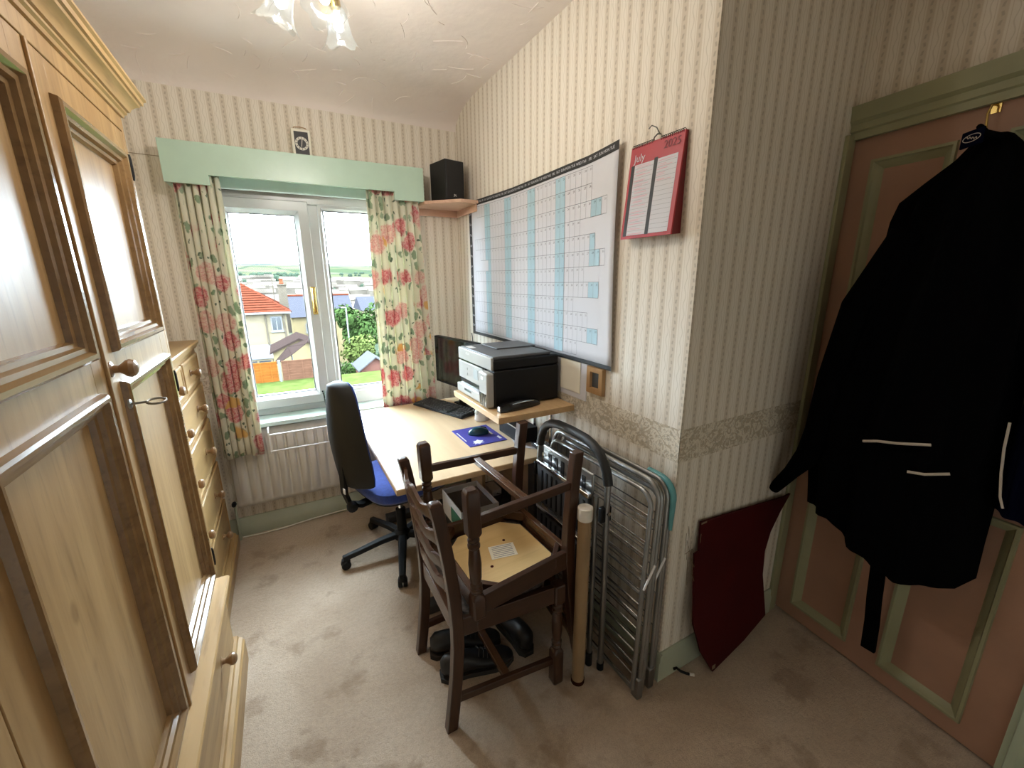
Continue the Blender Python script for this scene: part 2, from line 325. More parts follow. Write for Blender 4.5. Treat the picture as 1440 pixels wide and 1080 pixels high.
# ------------------------------------------------------------------ mesh helpers
class MB:
    def __init__(s): s.v = []; s.f = []
    def add(s, vs_, fs_):
        o = len(s.v); s.v += [tuple(v) for v in vs_]; s.f += [tuple(i + o for i in f) for f in fs_]; return s
    def box(s, x0, x1, y0, y1, z0, z1):
        return s.add([(x0, y0, z0), (x1, y0, z0), (x1, y1, z0), (x0, y1, z0), (x0, y0, z1), (x1, y0, z1), (x1, y1, z1), (x0, y1, z1)],
                     [(0, 3, 2, 1), (4, 5, 6, 7), (0, 1, 5, 4), (1, 2, 6, 5), (2, 3, 7, 6), (3, 0, 4, 7)])
    def obox(s, c, a, b, n):                      # centre and three half-axis vectors
        c, a, b, n = map(Vector, (c, a, b, n))
        P = [c + a * i + b * j + n * k for k in (-1, 1) for j in (-1, 1) for i in (-1, 1)]
        return s.add(P, [(0, 2, 3, 1), (4, 5, 7, 6), (0, 1, 5, 4), (1, 3, 7, 5), (3, 2, 6, 7), (2, 0, 4, 6)])
    def loft(s, rings, cap=True, closed=True):
        n = len(rings[0]); o = len(s.v)
        for r in rings: s.v += [tuple(p) for p in r]
        for i in range(len(rings) - 1):
            for j in range(n if closed else n - 1):
                k = (j + 1) % n
                s.f.append((o + i * n + j, o + i * n + k, o + (i + 1) * n + k, o + (i + 1) * n + j))
        if cap and closed:
            s.f.append(tuple(o + j for j in reversed(range(n)))); s.f.append(tuple(o + (len(rings) - 1) * n + j for j in range(n)))
        return s
    def tube(s, path, r, seg=10, closed=False, sq=None):
        P = [Vector(p) for p in path]; n = len(P); rr = r if isinstance(r, (list, tuple)) else [r] * n
        T = []
        for i in range(n):
            a = P[(i - 1) % n] if (i or closed) else P[0]; b = P[(i + 1) % n] if (i < n - 1 or closed) else P[-1]
            T.append((b - a).normalized())
        up = Vector((0, 0, 1)) if abs(T[0].z) < .9 else Vector((1, 0, 0))
        N = (up - T[0] * up.dot(T[0])).normalized(); rings = []
        for i in range(n):
            N = (N - T[i] * N.dot(T[i])).normalized(); B = T[i].cross(N)
            if sq: rings.append([P[i] + N * (a * rr[i]) + B * (b * rr[i]) for a, b in sq])
            else: rings.append([P[i] + (N * math.cos(2 * math.pi * k / seg) + B * math.sin(2 * math.pi * k / seg)) * rr[i] for k in range(seg)])
        if closed: rings.append(rings[0]); return s.loft(rings, False)
        return s.loft(rings)
    def lathe(s, prof, c=(0, 0, 0), axis=(0, 0, 1), seg=20):
        a = Vector(axis).normalized(); u = a.orthogonal().normalized(); w = a.cross(u); c = Vector(c)
        return s.loft([[c + a * h + (u * math.cos(2 * math.pi * k / seg) + w * math.sin(2 * math.pi * k / seg)) * max(r, 1e-4) for k in range(seg)] for r, h in prof])
    def prism(s, poly, ext):
        e = Vector(ext); return s.loft([[Vector(p) for p in poly], [Vector(p) + e for p in poly]])
    def sphere(s, c, r, nu=14, nv=9):
        r = r if isinstance(r, (list, tuple)) else (r, r, r)
        return s.loft([[(c[0] + r[0] * math.sin(t) * math.cos(2 * math.pi * k / nu), c[1] + r[1] * math.sin(t) * math.sin(2 * math.pi * k / nu), c[2] - r[2] * math.cos(t))
                        for k in range(nu)] for t in [max(.02, min(math.pi - .02, math.pi * j / nv)) for j in range(nv + 1)]])
    def grid(s, fn, us, vs_):
        o = len(s.v); n = len(vs_)
        for u in us:
            for v in vs_: s.v.append(tuple(fn(u, v)))
        for i in range(len(us) - 1):
            for j in range(n - 1): s.f.append((o + i * n + j, o + (i + 1) * n + j, o + (i + 1) * n + j + 1, o + i * n + j + 1))
        return s
    def text(s, t, c, ax, ay, size):
        vv, ff = text2d(t); c, ax, ay = Vector(c), Vector(ax), Vector(ay)
        return s.add([c + ax * (x * size) + ay * (y * size) for x, y in vv], ff)
    def build(s, name, m, parent=None, bevel=0, smooth=35, local=False, recalc=True, seg=2, solid=0, sub=0):
        off = Vector((0, 0, 0))
        if parent is not None and not local:
            p = parent
            while p is not None: off += p.location; p = p.parent
        me = bpy.data.meshes.new(name); me.from_pydata([tuple(Vector(v) - off) for v in s.v], [], s.f)
        if recalc:
            bm = bmesh.new(); bm.from_mesh(me); bmesh.ops.recalc_face_normals(bm, faces=bm.faces); bm.to_mesh(me); bm.free()
        me.materials.append(M[m]); o = bpy.data.objects.new(name, me); COL.objects.link(o)
        if parent is not None: o.parent = parent
        if smooth:
            for p in me.polygons: p.use_smooth = True
            me.set_sharp_from_angle(angle=R(smooth))
        if solid: md = o.modifiers.new('solid', 'SOLIDIFY'); md.thickness = solid
        if sub: md = o.modifiers.new('sub', 'SUBSURF'); md.levels = sub; md.render_levels = sub
        if bevel:
            md = o.modifiers.new('bevel', 'BEVEL'); md.width = bevel; md.segments = seg; md.limit_method = 'ANGLE'; md.angle_limit = R(40)
        return o
def tag(o, label=None, cat=None, group=None, kind=None):
    if label: o['label'] = label
    if cat: o['category'] = cat
    if group: o['group'] = group
    if kind: o['kind'] = kind
    return o
def thing(name, label, cat, loc, rot=(0, 0, 0), group=None):
    o = bpy.data.objects.new(name, None); o.empty_display_size = .05; COL.objects.link(o); o.location = loc; o.rotation_euler = rot
    return tag(o, label, cat, group)
def struct(o): o['kind'] = 'structure'; return o
def copy_tree(o, parent=None):
    c = o.copy(); COL.objects.link(c); c.parent = parent
    for ch in list(o.children): copy_tree(ch, c)
    return c
def bx(name, m, x0, x1, y0, y1, z0, z1, parent=None, bevel=0, local=False):
    return MB().box(x0, x1, y0, y1, z0, z1).build(name, m, parent, bevel, local=local)
def ring(g, rects):
    """rects: list of 4-point loops, lofted outward: a mitred moulding"""
    return g.loft(rects, cap=False)
# ================================================================== THE ROOM
XL, XR, YW, YR = -0.95, 1.10, 2.75, 0.87
floor = struct(bx('floor', 'carpet', XL - .1, 2.05, -.9, YW + .1, -.06, 0))
def ceil_z(y):
    if y <= 2.42: return 2.505
    t = (y - 2.42) / (YW - 2.42); return 2.505 - .112 * (1 - math.sqrt(max(0, 1 - t * t))) if t < 1 else 2.393
ys = [-1.0, 0, 1.0, 2.0, 2.42] + [2.42 + .33 * math.sin(math.pi / 2 * i / 10) for i in range(1, 11)] + [2.95]
prof = [(y, ceil_z(y)) for y in ys] + [(2.95, 2.62), (-1.0, 2.62)]
ceiling = struct(MB().prism([(XL - .1, y, z) for y, z in prof], (2.05 - XL + .1, 0, 0)).build('ceiling', 'ceiling', smooth=25))
# raised plaster strokes in the ceiling
g = MB()
for i in range(170):
    cx, cy = random.uniform(-.8, 1.08), random.uniform(.9, 2.7); a = random.uniform(0, 6.28); L = random.uniform(.03, .16); k = random.uniform(-14, 14)
    pts = []; n_ = 7; x, y = cx, cy
    for j in range(n_):
        pts.append((x, min(y, 2.74), ceil_z(min(y, 2.74)) - .0005)); x += math.cos(a) * L / n_; y += math.sin(a) * L / n_; a += k * L / n_
    if any(not (-.9 < p[0] < 1.09) for p in pts): continue
    g.tube(pts, [.0008] + [random.uniform(.0016, .0032)] * (n_ - 2) + [.0008], 5)
tag(g.build('plaster_stroke', 'ceiling', ceiling), kind='stuff')
wf = MB(); OX0, OX1, OZ0, OZ1 = -.30, .78, .70, 1.965
wf.box(XL - .1, OX0, YW, 3.02, -.05, 2.6).box(OX1, XR + .1, YW, 3.02, -.05, 2.6).box(OX0, OX1, YW, 3.02, -.05, OZ0).box(OX0, OX1, YW, 3.02, OZ1, 2.6)
wall_front = struct(wf.build('wall_front', 'wallpaper'))
wall_right = struct(bx('wall_right', 'wallpaper', XR, XR + .1, YR + .1, YW, -.05, 2.6))
wall_corner = struct(bx('wall_corner', 'wallpaper', XR, 2.05, YR, YR + .1, -.05, 2.6))
wall_left = struct(bx('wall_left', 'cream_wall', XL - .1, XL, -.9, YW, -.05, 2.6))
wall_side = struct(bx('wall_side', 'wallpaper', 2.05, 2.15, -1.0, YR + .1, -.05, 2.6))
wall_back = struct(bx('wall_back', 'cream_wall', XL - .1, 2.05, -1.0, -.9, -.05, 2.6))
# door wall, a little out of square
TH = R(7); P0 = Vector((1.855, .87, 0)); DD = Vector((-math.sin(TH), -math.cos(TH), 0)); NN = Vector((-math.cos(TH), math.sin(TH), 0))   # along, into room
def WP(s_, z, off=0.0):
    p = P0 + DD * s_ + NN * off; return (p.x, p.y, z)
def wbox(g, s0, s1, z0, z1, o0, o1):
    P = [WP(s, z, o) for z in (z0, z1) for (s, o) in ((s0, o0), (s1, o0), (s1, o1), (s0, o1))]
    return g.add(P, [(0, 3, 2, 1), (4, 5, 6, 7), (0, 1, 5, 4), (1, 2, 6, 5), (2, 3, 7, 6), (3, 0, 4, 7)])
g = MB(); wbox(g, -.05, .004, -.05, 2.6, -.12, 0); wbox(g, .738, 1.85, -.05, 2.6, -.12, 0); wbox(g, .004, .738, 1.97, 2.6, -.12, 0)
wall_door = struct(g.build('wall_door', 'wallpaper'))
# wallpaper border (dado strip) as thin paper on the walls
bx('wallpaper_border', 'border', XR - .0012, XR + .0005, YR - .0012, YW, .895, 1.012, wall_right)
bx('wallpaper_border', 'border', XR - .0012, 1.80, YR - .0012, YR + .0005, .895, 1.012, wall_corner)
bx('wallpaper_border', 'border', XL, OX0, YW - .0012, YW + .0005, .895, 1.012, wall_front)
# baseboards
def skirt(name, pts, nrm):
    """profile swept straight between two floor points"""
    a, b = Vector((*pts[0], 0)), Vector((*pts[1], 0)); n = Vector((*nrm, 0)).normalized()
    pr_ = [(0, 0), (.016, 0), (.016, .082), (.011, .09), (.011, .108), (.006, .118), (0, .118)]
    g = MB().loft([[p + n * o + Vector((0, 0, z)) for o, z in pr_] for p in (a, b)])
    return struct(g.build(name, 'skirt_green'))
skirt('baseboard_front', [(XL, YW), (XR, YW)], (0, -1))
skirt('baseboard_right', [(XR, YR - .016), (XR, YW - .016)], (-1, 0))
skirt('baseboard_corner', [(XR, YR), (1.80, YR)], (0, -1))
# picture-rail wire on the window wall
tag(MB().tube([(-.60, YW - .004, 2.085), (-.50, YW - .006, 2.081), (-.42, YW - .004, 2.08)], .0012, 6).build('picture_wire', 'thread'), 'thin dark wire running along the wall left of the pelmet', 'wire')
# ---------------------------------------------------------------- window
win = thing('window_1', 'white double glazed window with one opening casement and one fixed pane', 'window', (.24, 2.83, .70)); del win['category']; struct(win)
fr = MB()
for a in ((OX0, OX1, 1.915, OZ1), (OX0, OX1, .715, .80), (OX0, -.252, .80, 1.915), (.735, OX1, .80, 1.915), (.196, .256, .80, 1.915)):
    fr.box(a[0], a[1], 2.80, 2.875, a[2], a[3])
frm = fr.build('frame', 'upvc', win, .006)
def rect_ring(x0, x1, z0, z1, y, d=0): return [(x0 + d, y, z0 + d), (x1 - d, y, z0 + d), (x1 - d, y, z1 - d), (x0 + d, y, z1 - d)]
# opening casement: a proud frame with a bevelled section
sx0, sx1, sz0, sz1 = -.262, .202, .760, 1.925
g = MB(); ring(g, [rect_ring(sx0, sx1, sz0, sz1, 2.842), rect_ring(sx0, sx1, sz0, sz1, 2.772), rect_ring(sx0, sx1, sz0, sz1, 2.768, .004), rect_ring(sx0, sx1, sz0, sz1, 2.768, .052), rect_ring(sx0, sx1, sz0, sz1, 2.80, .074), rect_ring(sx0, sx1, sz0, sz1, 2.842, .074), rect_ring(sx0, sx1, sz0, sz1, 2.842)])
sash = g.build('casement', 'upvc', win, smooth=20)
g = MB(); ring(g, [rect_ring(sx0, sx1, sz0, sz1, 2.800, .072), rect_ring(sx0, sx1, sz0, sz1, 2.800, .0775), rect_ring(sx0, sx1, sz0, sz1, 2.815, .0775)]); g.build('gasket', 'seal', sash)
bx('pane', 'pane', sx0 + .07, sx1 - .07, 2.812, 2.816, sz0 + .07, sz1 - .07, win)
g = MB(); ring(g, [rect_ring(.254, .737, .798, 1.917, 2.80), rect_ring(.254, .737, .798, 1.917, 2.80, .016), rect_ring(.254, .737, .798, 1.917, 2.822, .030), rect_ring(.254, .737, .798, 1.917, 2.84, .030)])
bead = g.build('glazing_bead', 'upvc', win, smooth=20)
g = MB(); ring(g, [rect_ring(.254, .737, .798, 1.917, 2.818, .028), rect_ring(.254, .737, .798, 1.917, 2.818, .033), rect_ring(.254, .737, .798, 1.917, 2.83, .033)]); g.build('gasket', 'seal', bead)
bx('pane', 'pane', .276, .715, 2.826, 2.830, .82, 1.895, win)
g = MB().box(.164, .190, 2.752, 2.770, 1.30, 1.46); hd = g.build('handle', 'brass', win, .004)
tag(hd, 'brass casement handle')
g = MB(); g.tube([(.177, 2.755, 1.32), (.177, 2.735, 1.322), (.177, 2.73, 1.335), (.177, 2.738, 1.40), (.177, 2.742, 1.452)], [.010, .010, .010, .008, .007], 8); g.build('lever', 'brass', hd)
g = MB().box(OX0 + .005, OX1 - .005, 2.80, 2.95, .66, .712).box(-.36, .83, 2.655, 2.81, .685, .712)
sill = struct(g.build('trim_1', 'sill_paint', None, .006))
g = MB().box(OX0 - .045, OX0, 2.735, 2.752, .72, 2.0).box(OX1, OX1 + .045, 2.735, 2.752, .72, 2.0).box(OX0 - .045, OX1 + .045, 2.735, 2.752, OZ1 - .01, 2.02)
struct(g.build('trim_2', 'sill_paint', None, .004))
# ---------------------------------------------------------------- door
door = thing('door_1', 'pink panelled door with green mouldings', 'door', WP(.37, 0)); del door['category']; struct(door)
S0, S1, DZ = .006, .736, 1.964
cols = ((.072, .300), (.405, .644)); rows = ((.075, .80), (.93, 1.886))
g = MB()
for (a, b) in ((S0, .082), (.290, .415), (.634, S1)): wbox(g, a, b, .012, DZ, -.042, -.004)
for (a, b) in ((.012, .087), (.788, .942), (1.874, DZ)):
    wbox(g, .082, .290, a, b, -.042, -.0042); wbox(g, .415, .634, a, b, -.042, -.0042)
g.build('door_leaf', 'door_pink', door)
def wrect(s0, s1, z0, z1, d, o): return [WP(s0 + d, z0 + d, o), WP(s1 - d, z0 + d, o), WP(s1 - d, z1 - d, o), WP(s0 + d, z1 - d, o)]
for (a, b) in cols:
    for (c, d) in rows:
        g = MB(); wbox(g, a + .008, b - .008, c + .008, d - .008, -.036, -.018); pn = g.build('door_panel', 'door_pink', door)
        g = MB(); ring(g, [wrect(a, b, c, d, 0, -.0045), wrect(a, b, c, d, .002, .004), wrect(a, b, c, d, .010, .004), wrect(a, b, c, d, .014, -.002), wrect(a, b, c, d, .024, -.008), wrect(a, b, c, d, .030, -.014), wrect(a, b, c, d, .036, -.019)])
        g.build('panel_moulding', 'door_green', pn, smooth=25)
# architrave: head, latch side, and the narrow hinge-side board in the corner
hp = [(0, 1.958), (.018, 1.958), (.018, 1.980), (.024, 1.985), (.024, 2.005), (.036, 2.015), (.036, 2.04), (.040, 2.062), (0, 2.062)]
g = MB().loft([[WP(s, z, o) for o, z in hp] for s in (.003, .84)]); struct(g.build('trim_3', 'door_green', smooth=25))
g = MB()
vp = [(.738, 0), (.738, .014), (.752, .018), (.756, .028), (.775, .028), (.790, .020), (.815, .034), (.826, .034), (.826, 0)]
g.loft([[WP(s, z, o) for s, o in vp] for z in (0, 1.958)]); struct(g.build('trim_4', 'green_paint', smooth=25))
struct(bx('trim_5', 'door_green', 1.80, 1.850, YR - .014, YR, 0, 1.972, None, .003))
# ================================================================== WARDROBE
XF = -.346; WY0, WY1 = .555, 1.775
wr = thing('wardrobe', 'tall two-door pine wardrobe with moulded panels and cornice', 'wardrobe', (-.62, 1.17, 0))
g = MB().box(-.90, XF - .026, WY0, WY1, .09, 1.975); g.build('carcass', 'pine_v', wr)
g = MB().box(XF - .026, XF, WY0, .622, .40, 1.93).box(XF - .026, XF, 1.754, WY1, .40, 1.93).box(XF - .026, XF, WY0, WY1, 1.928, 1.976); g.build('front_frame', 'pine_v', wr, .0015)
# cornice: mitred rings
def crect(o, z): return [(-.92, WY0 - o, z), (XF + o, WY0 - o, z), (XF + o, WY1 + o, z), (-.92, WY1 + o, z)]
cp = [(0, 1.968), (.006, 1.970), (.008, 1.978), (.014, 1.982), (.014, 1.988), (.020, 1.990), (.024, 2.000), (.034, 2.010), (.042, 2.014), (.044, 2.020), (.050, 2.022), (.052, 2.032), (.058, 2.036), (.058, 2.042), (.05, 2.044)]
g = MB().loft([crect(o, z) for o, z in cp]); g.build('cornice', 'pine_h', wr, smooth=25)
def yrect(x, y0, y1, z0, z1, d): return [(x, y0 + d, z0 + d), (x, y1 - d, z0 + d), (x, y1 - d, z1 - d), (x, y0 + d, z1 - d)]
def panel_door(y0, y1, pa, pb):
    rows_ = ((.443, 1.278), (1.345, 1.858)); i = .012
    g = MB().box(XF - .022, XF, y0, pa + i, .404, 1.924).box(XF - .022, XF, pb - i, y1, .404, 1.924)
    for a, b in ((.404, .443 + i), (1.278 - i, 1.345 + i), (1.858 - i, 1.924)): g.box(XF - .022, XF - .0002, pa + i, pb - i, a, b)
    d = g.build('door', 'pine_v', wr, .001)
    for a, b in rows_:
        bx('panel', 'pine_v', XF - .030, XF - .016, pa + .01, pb - .01, a + .01, b - .01, d)
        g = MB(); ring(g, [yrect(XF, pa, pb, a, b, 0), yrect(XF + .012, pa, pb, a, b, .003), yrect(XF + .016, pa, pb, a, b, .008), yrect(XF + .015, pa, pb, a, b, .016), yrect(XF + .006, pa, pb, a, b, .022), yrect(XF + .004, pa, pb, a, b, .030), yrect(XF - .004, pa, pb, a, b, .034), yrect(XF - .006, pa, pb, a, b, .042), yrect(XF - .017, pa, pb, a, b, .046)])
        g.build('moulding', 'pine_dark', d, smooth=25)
    return d
dl = panel_door(.625, 1.178, .705, 1.128); dr = panel_door(1.183, 1.751, 1.246, 1.690)
bx('astragal', 'pine_v', XF - .001, XF + .006, 1.176, 1.187, .404, 1.924, dr, .002)
KN = [(r_, h_ * .82) for r_, h_ in [(.017, 0), (.017, .003), (.009, .007), (.0085, .018), (.013, .026), (.019, .034), (.0205, .042), (.017, .052), (.009, .057), (.001, .058)]]
MB().lathe(KN, (XF, 1.213, 1.312), (1, 0, 0), 22).build('knob', 'knob_wood', dr)
es = MB().lathe([(.001, 0), (.011, .0), (.011, .003), (.008, .005), (.001, .005)], (XF + .014, 1.222, 1.228), (1, 0, 0), 18).build('escutcheon', 'steel_dull', dr)
k = MB().tube([(XF + .016, 1.222, 1.228), (XF + .045, 1.226, 1.228)], .0028, 8)
k.tube([(XF + .045 + .018 * (1 - math.cos(t)), 1.226 + .011 * math.sin(t), 1.228 + .004 * math.sin(t)) for t in [2 * math.pi * i / 16 for i in range(16)]], .0028, 6, closed=True)
k.build('key', 'steel_dull', dr)
for z in (1.830, 1.172, .488):
    g = MB().box(XF - .001, XF + .003, 1.745, 1.762, z - .032, z + .032); h = g.build('hinge', 'black_plastic', wr, .001)
    MB().tube([(XF + .004, 1.7525, z - .036), (XF + .004, 1.7525, z - .022), (XF + .004, 1.7525, z + .022), (XF + .004, 1.7525, z + .036)], [.003, .005, .005, .003], 8).build('hinge_pin', 'black_plastic', h)
# base with one long drawer
def brect(o, z, e=0): return [(-.90, WY0 - .0, z), (XF + o, WY0 - .0, z), (XF + o, 1.735 + e, z), (-.90, 1.735 + e, z)]
g = MB().loft([brect(.018, .368), brect(.020, .374), brect(.030, .378), brect(.036, .386), brect(.044, .390), brect(.044, .399), brect(.040, .404), brect(.002, .404)]); g.build('base_ledge', 'pine_h', wr, smooth=25)
bx('base_body', 'pine_h', -.90, XF + .004, WY0, 1.733, .10, .37, wr)
g = MB().loft([brect(.052, 0), brect(.052, .096), brect(.046, .104), brect(.046, .110), brect(.034, .118), brect(.030, .126), brect(.008, .126)]); g.build('plinth', 'pine_h', wr, smooth=25)
g = MB(); dy0, dy1 = .62, 1.70
g.loft([yrect(XF + .004, dy0, dy1, .136, .362, 0), yrect(XF + .018, dy0, dy1, .136, .362, 0), yrect(XF + .024, dy0, dy1, .136, .362, .006), yrect(XF + .024, dy0, dy1, .136, .362, .010)])
dw = g.build('drawer', 'pine_h', wr, smooth=25)
for y in (.86, 1.46): MB().lathe(KN, (XF + .022, y, .262), (1, 0, 0), 20).build('knob', 'knob_wood', dw)
# ================================================================== CHEST OF DRAWERS
ch = thing('chest_of_drawers', 'honey pine chest of drawers between wardrobe and window wall', 'chest of drawers', (-.65, 2.22, 0))
CF = -.415; CY0, CY1 = 1.80, 2.635
bx('carcass', 'chest_pine_v', -.90, CF, CY0, CY1, .07, 1.17, ch, .002)
g = MB(); tp = [(.0, 1.168), (.010, 1.172), (.012, 1.184), (.018, 1.188), (.020, 1.200), (.016, 1.206)]
g.loft([[(-.92, CY0 - .004, z), (CF + o, CY0 - .004, z), (CF + o, CY1 + o, z), (-.92, CY1 + o, z)] for o, z in tp]); g.build('top', 'chest_pine', ch, smooth=25)
g = MB(); pp = [(.034, 0), (.034, .062), (.026, .070), (.024, .080), (.012, .090), (.004, .092)]
g.loft([[(-.90, CY0 - .002, z), (CF + o, CY0 - .002, z), (CF + o, CY1 + o * .5, z), (-.90, CY1 + o * .5, z)] for o, z in pp]); g.build('plinth', 'chest_pine', ch, smooth=25)
def drawer(y0, y1, z0, z1, ks):
    g = MB().loft([yrect(CF - .002, y0, y1, z0, z1, 0), yrect(CF + .008, y0, y1, z0, z1, 0), yrect(CF + .012, y0, y1, z0, z1, .004), yrect(CF + .012, y0, y1, z0, z1, .012), yrect(CF + .008, y0, y1, z0, z1, .018), yrect(CF + .008, y0, y1, z0, z1, .03)])
    d = g.build('drawer', 'chest_pine', ch, smooth=25)
    for y in ks: MB().lathe([(r * .95, h * .9) for r, h in KN], (CF + .008, y, (z0 + z1) / 2), (1, 0, 0), 18).build('knob', 'knob_wood', d)
drawer(1.84, 2.205, 1.02, 1.150, (1.99,)); drawer(2.225, 2.600, 1.02, 1.150, (2.38,))
for z0, z1 in ((.825, .995), (.580, .800), (.355, .555), (.115, .330)): drawer(1.84, 2.600, z0, z1, (1.99, 2.38))
# ================================================================== PELMET AND CURTAINS
pl = thing('pelmet', 'pale green painted wooden pelmet above the window', 'pelmet', (.21, 2.66, 1.94))
px0, px1, py = -.398, .822, 2.580
poly = [(px0, py, 1.940), (-.224, py, 1.940), (-.224, py, 1.984), (.515, py, 1.984), (.515, py, 1.978), (.648, py, 1.978), (.648, py, 1.940), (px1, py, 1.940), (px1, py, 2.122), (px0, py, 2.122)]
poly = [(px0, py, 1.940), (-.224, py, 1.940), (-.224, py, 1.984), (.648, py, 1.984), (.648, py, 1.940), (px1, py, 1.940), (px1, py, 2.122), (px0, py, 2.122)]
MB().prism(poly, (0, .018, 0)).build('front_board', 'pelmet_green', pl, .002, smooth=0)
bx('top_board', 'pelmet_green', px0, px1, py + .018, YW, 2.104, 2.122, pl)
for x in (px0, px1 - .018): bx('end_board', 'pelmet_green', x, x + .018, py + .018, YW, 1.945, 2.104, pl)
MB().tube([(px0 + .02, 2.66, 2.03), (px1 - .02, 2.66, 2.03)], .006, 8).build('curtain_rail', 'white_plastic', pl)
def curtain(x0, x1, zt, zb, np_, label, seed, lean=0, taper=0):
    rn = random.Random(seed); n = np_ * 10; m = 26
    ph = [rn.uniform(-.6, .6) for _ in range(np_ + 1)]; am = [rn.uniform(.6, 1.15) for _ in range(np_ + 1)]
    def P(i, j):
        t = i / n; v = j / m; k = t * np_; a = am[min(np_, int(k + .5))]
        gather = .55 + .45 * min(1, v * 3)
        x = x0 + (x1 - x0) * t + .010 * math.sin(2 * math.pi * k * 2 + seed) * gather + taper * t * v
        y = 2.630 + .027 * a * gather * math.sin(2 * math.pi * k + ph[int(k)] * .3) + .006 * math.sin(5 * v + k)
        z = zt + (zb - zt) * v + .006 * math.sin(9 * t + seed) * v
        return (x, y, z)
    g = MB().grid(P, range(n + 1), range(m + 1))
    o = g.build('curtain', 'floral', smooth=80, recalc=False, solid=.0015)
    return tag(o, label, 'curtain', 'floral curtains at the window')
curtain(-.372, -.190, 2.00, .552, 6, 'pink rose patterned curtain on the chest of drawers side', 3)
curtain(.505, .795, 2.00, .70, 7, 'pink rose patterned curtain on the desk and speaker side', 5, taper=.045)
# ================================================================== CLOCK ON THE PELMET
ck = thing('clock', 'small square cream framed clock with dark face on the pelmet', 'clock', (.205, 2.71, 2.122))
CR = Matrix.Rotation(R(-4), 4, 'X')
bx('case', 'cream_paper', .158, .250, 2.685, 2.735, 2.122, 2.268, ck, .004)
bx('dial_plate', 'dark_grey', .1705, .2375, 2.682, 2.686, 2.136, 2.254, ck)
g = MB(); cc = (.204, 2.68, 2.197)
def circ(r, y, n=28): return [(cc[0] + r * math.cos(2 * math.pi * i / n), y, cc[2] + r * math.sin(2 * math.pi * i / n)) for i in range(n)]
g.loft([circ(.021, 2.682), circ(.021, 2.678), circ(.032, 2.678), circ(.032, 2.682)], cap=False); ringo = g.build('chapter_ring', 'clock_face', ck)
g = MB()
for i in range(12):
    a = math.pi / 6 * i; g.obox((cc[0] + .0265 * math.sin(a), 2.6775, cc[2] + .0265 * math.cos(a)), (.0012 * math.cos(a), 0, -.0012 * math.sin(a)), (.004 * math.sin(a), 0, .004 * math.cos(a)), (0, .0004, 0))
g.build('hour_mark', 'ink', ringo)
for a, L in ((.15, .022), (3.3, .016)):
    MB().obox((cc[0] + L / 2 * math.sin(a), 2.6795, cc[2] + L / 2 * math.cos(a)), (.0014 * math.cos(a), 0, -.0014 * math.sin(a)), (L / 2 * math.sin(a), 0, L / 2 * math.cos(a)), (0, .0005, 0)).build('hand', 'clock_face', ck)
MB().tube([(.17, 2.71, 2.268), (.175, 2.71, 2.280), (.205, 2.71, 2.284), (.232, 2.71, 2.280), (.238, 2.71, 2.268)], .0022, 6).build('carry_handle', 'frame_wood', ck)
# ================================================================== RADIATOR
rd = thing('radiator', 'white ribbed panel radiator under the window sill', 'radiator', (.20, 2.70, .21))
rx0, rx1, rz0, rz1 = -.362, .760, .212, .672
g = MB(); ptsr = []; x = rx0; yb = 2.690; ns = 20; wv = (rx1 - rx0 - .04) / ns
xs = [(rx0, yb)]; x = rx0 + .02
for i in range(ns):
    xs += [(x, yb), (x + .008, yb - .017), (x + wv - .016, yb - .017), (x + wv - .008, yb)]; x += wv
xs += [(rx1, yb)]
g = MB()
flat = [(a, yb - .004) for a, b in xs]
g.loft([[(a, b, z) for a, b in prof_] for prof_, z in ((flat, rz0), (flat, rz0 + .022), (xs, rz0 + .045), (xs, rz1 - .06), (flat, rz1 - .045), (flat, rz1))], closed=False, cap=False)
panel = g.build('front_panel', 'radiator_white', rd, smooth=50, solid=.002)
bx('rear_panel', 'radiator_white', rx0, rx1, 2.694, 2.716, rz0, rz1, rd, .004)
g = MB().tube([(rx0 - .012, 2.70, rz0 + .03), (rx0 + .01, 2.70, rz0 + .03)], .010, 10).tube([(rx0 - .018, 2.70, 0), (rx0 - .018, 2.70, rz0 + .03)], .007, 10)
g.build('supply_pipe', 'skirt_green', rd)
MB().lathe([(.012, 0), (.013, .01), (.011, .03), (.006, .04)], (rx0 - .018, 2.70, rz0 + .03), (0, -1, 0), 12).build('valve', 'black_plastic', rd)
ra = thing('radiator_airer', 'white wire drying rail hooked over the radiator', 'drying rail', (.05, 2.62, .55))
for x in (-.15, .42): MB().tube([(x, 2.705, .684), (x, 2.60, .684), (x, 2.585, .672), (x, 2.585, .55)], .0045, 8).build('side_arm', 'white_paint', ra)
for z in (.658, .560): MB().tube([(-.15, 2.585, z), (.42, 2.585, z)], .0045, 8).build('rail', 'white_paint', ra)
# glass vase on the sill
g = MB().lathe([(.030, .0), (.034, .004), (.040, .03), (.047, .10), (.052, .128), (.0495, .128), (.044, .10), (.036, .03), (.001, .012)], (.205, 2.715, .712), (0, 0, 1), 28)
tag(g.build('glass_vase', 'clear_glass', recalc=False), 'clear cut-glass vase standing on the window sill', 'vase')
# cable along the window baseboard
tag(MB().tube([(-.37, 2.715, .006), (-.25, 2.70, .008), (-.15, 2.705, .008), (0, 2.722, .012), (.2, 2.727, .016), (.5, 2.727, .016)], .004, 8).build('white_cable', 'cable_white'), 'white cable lying along the green baseboard under the radiator', 'cable')
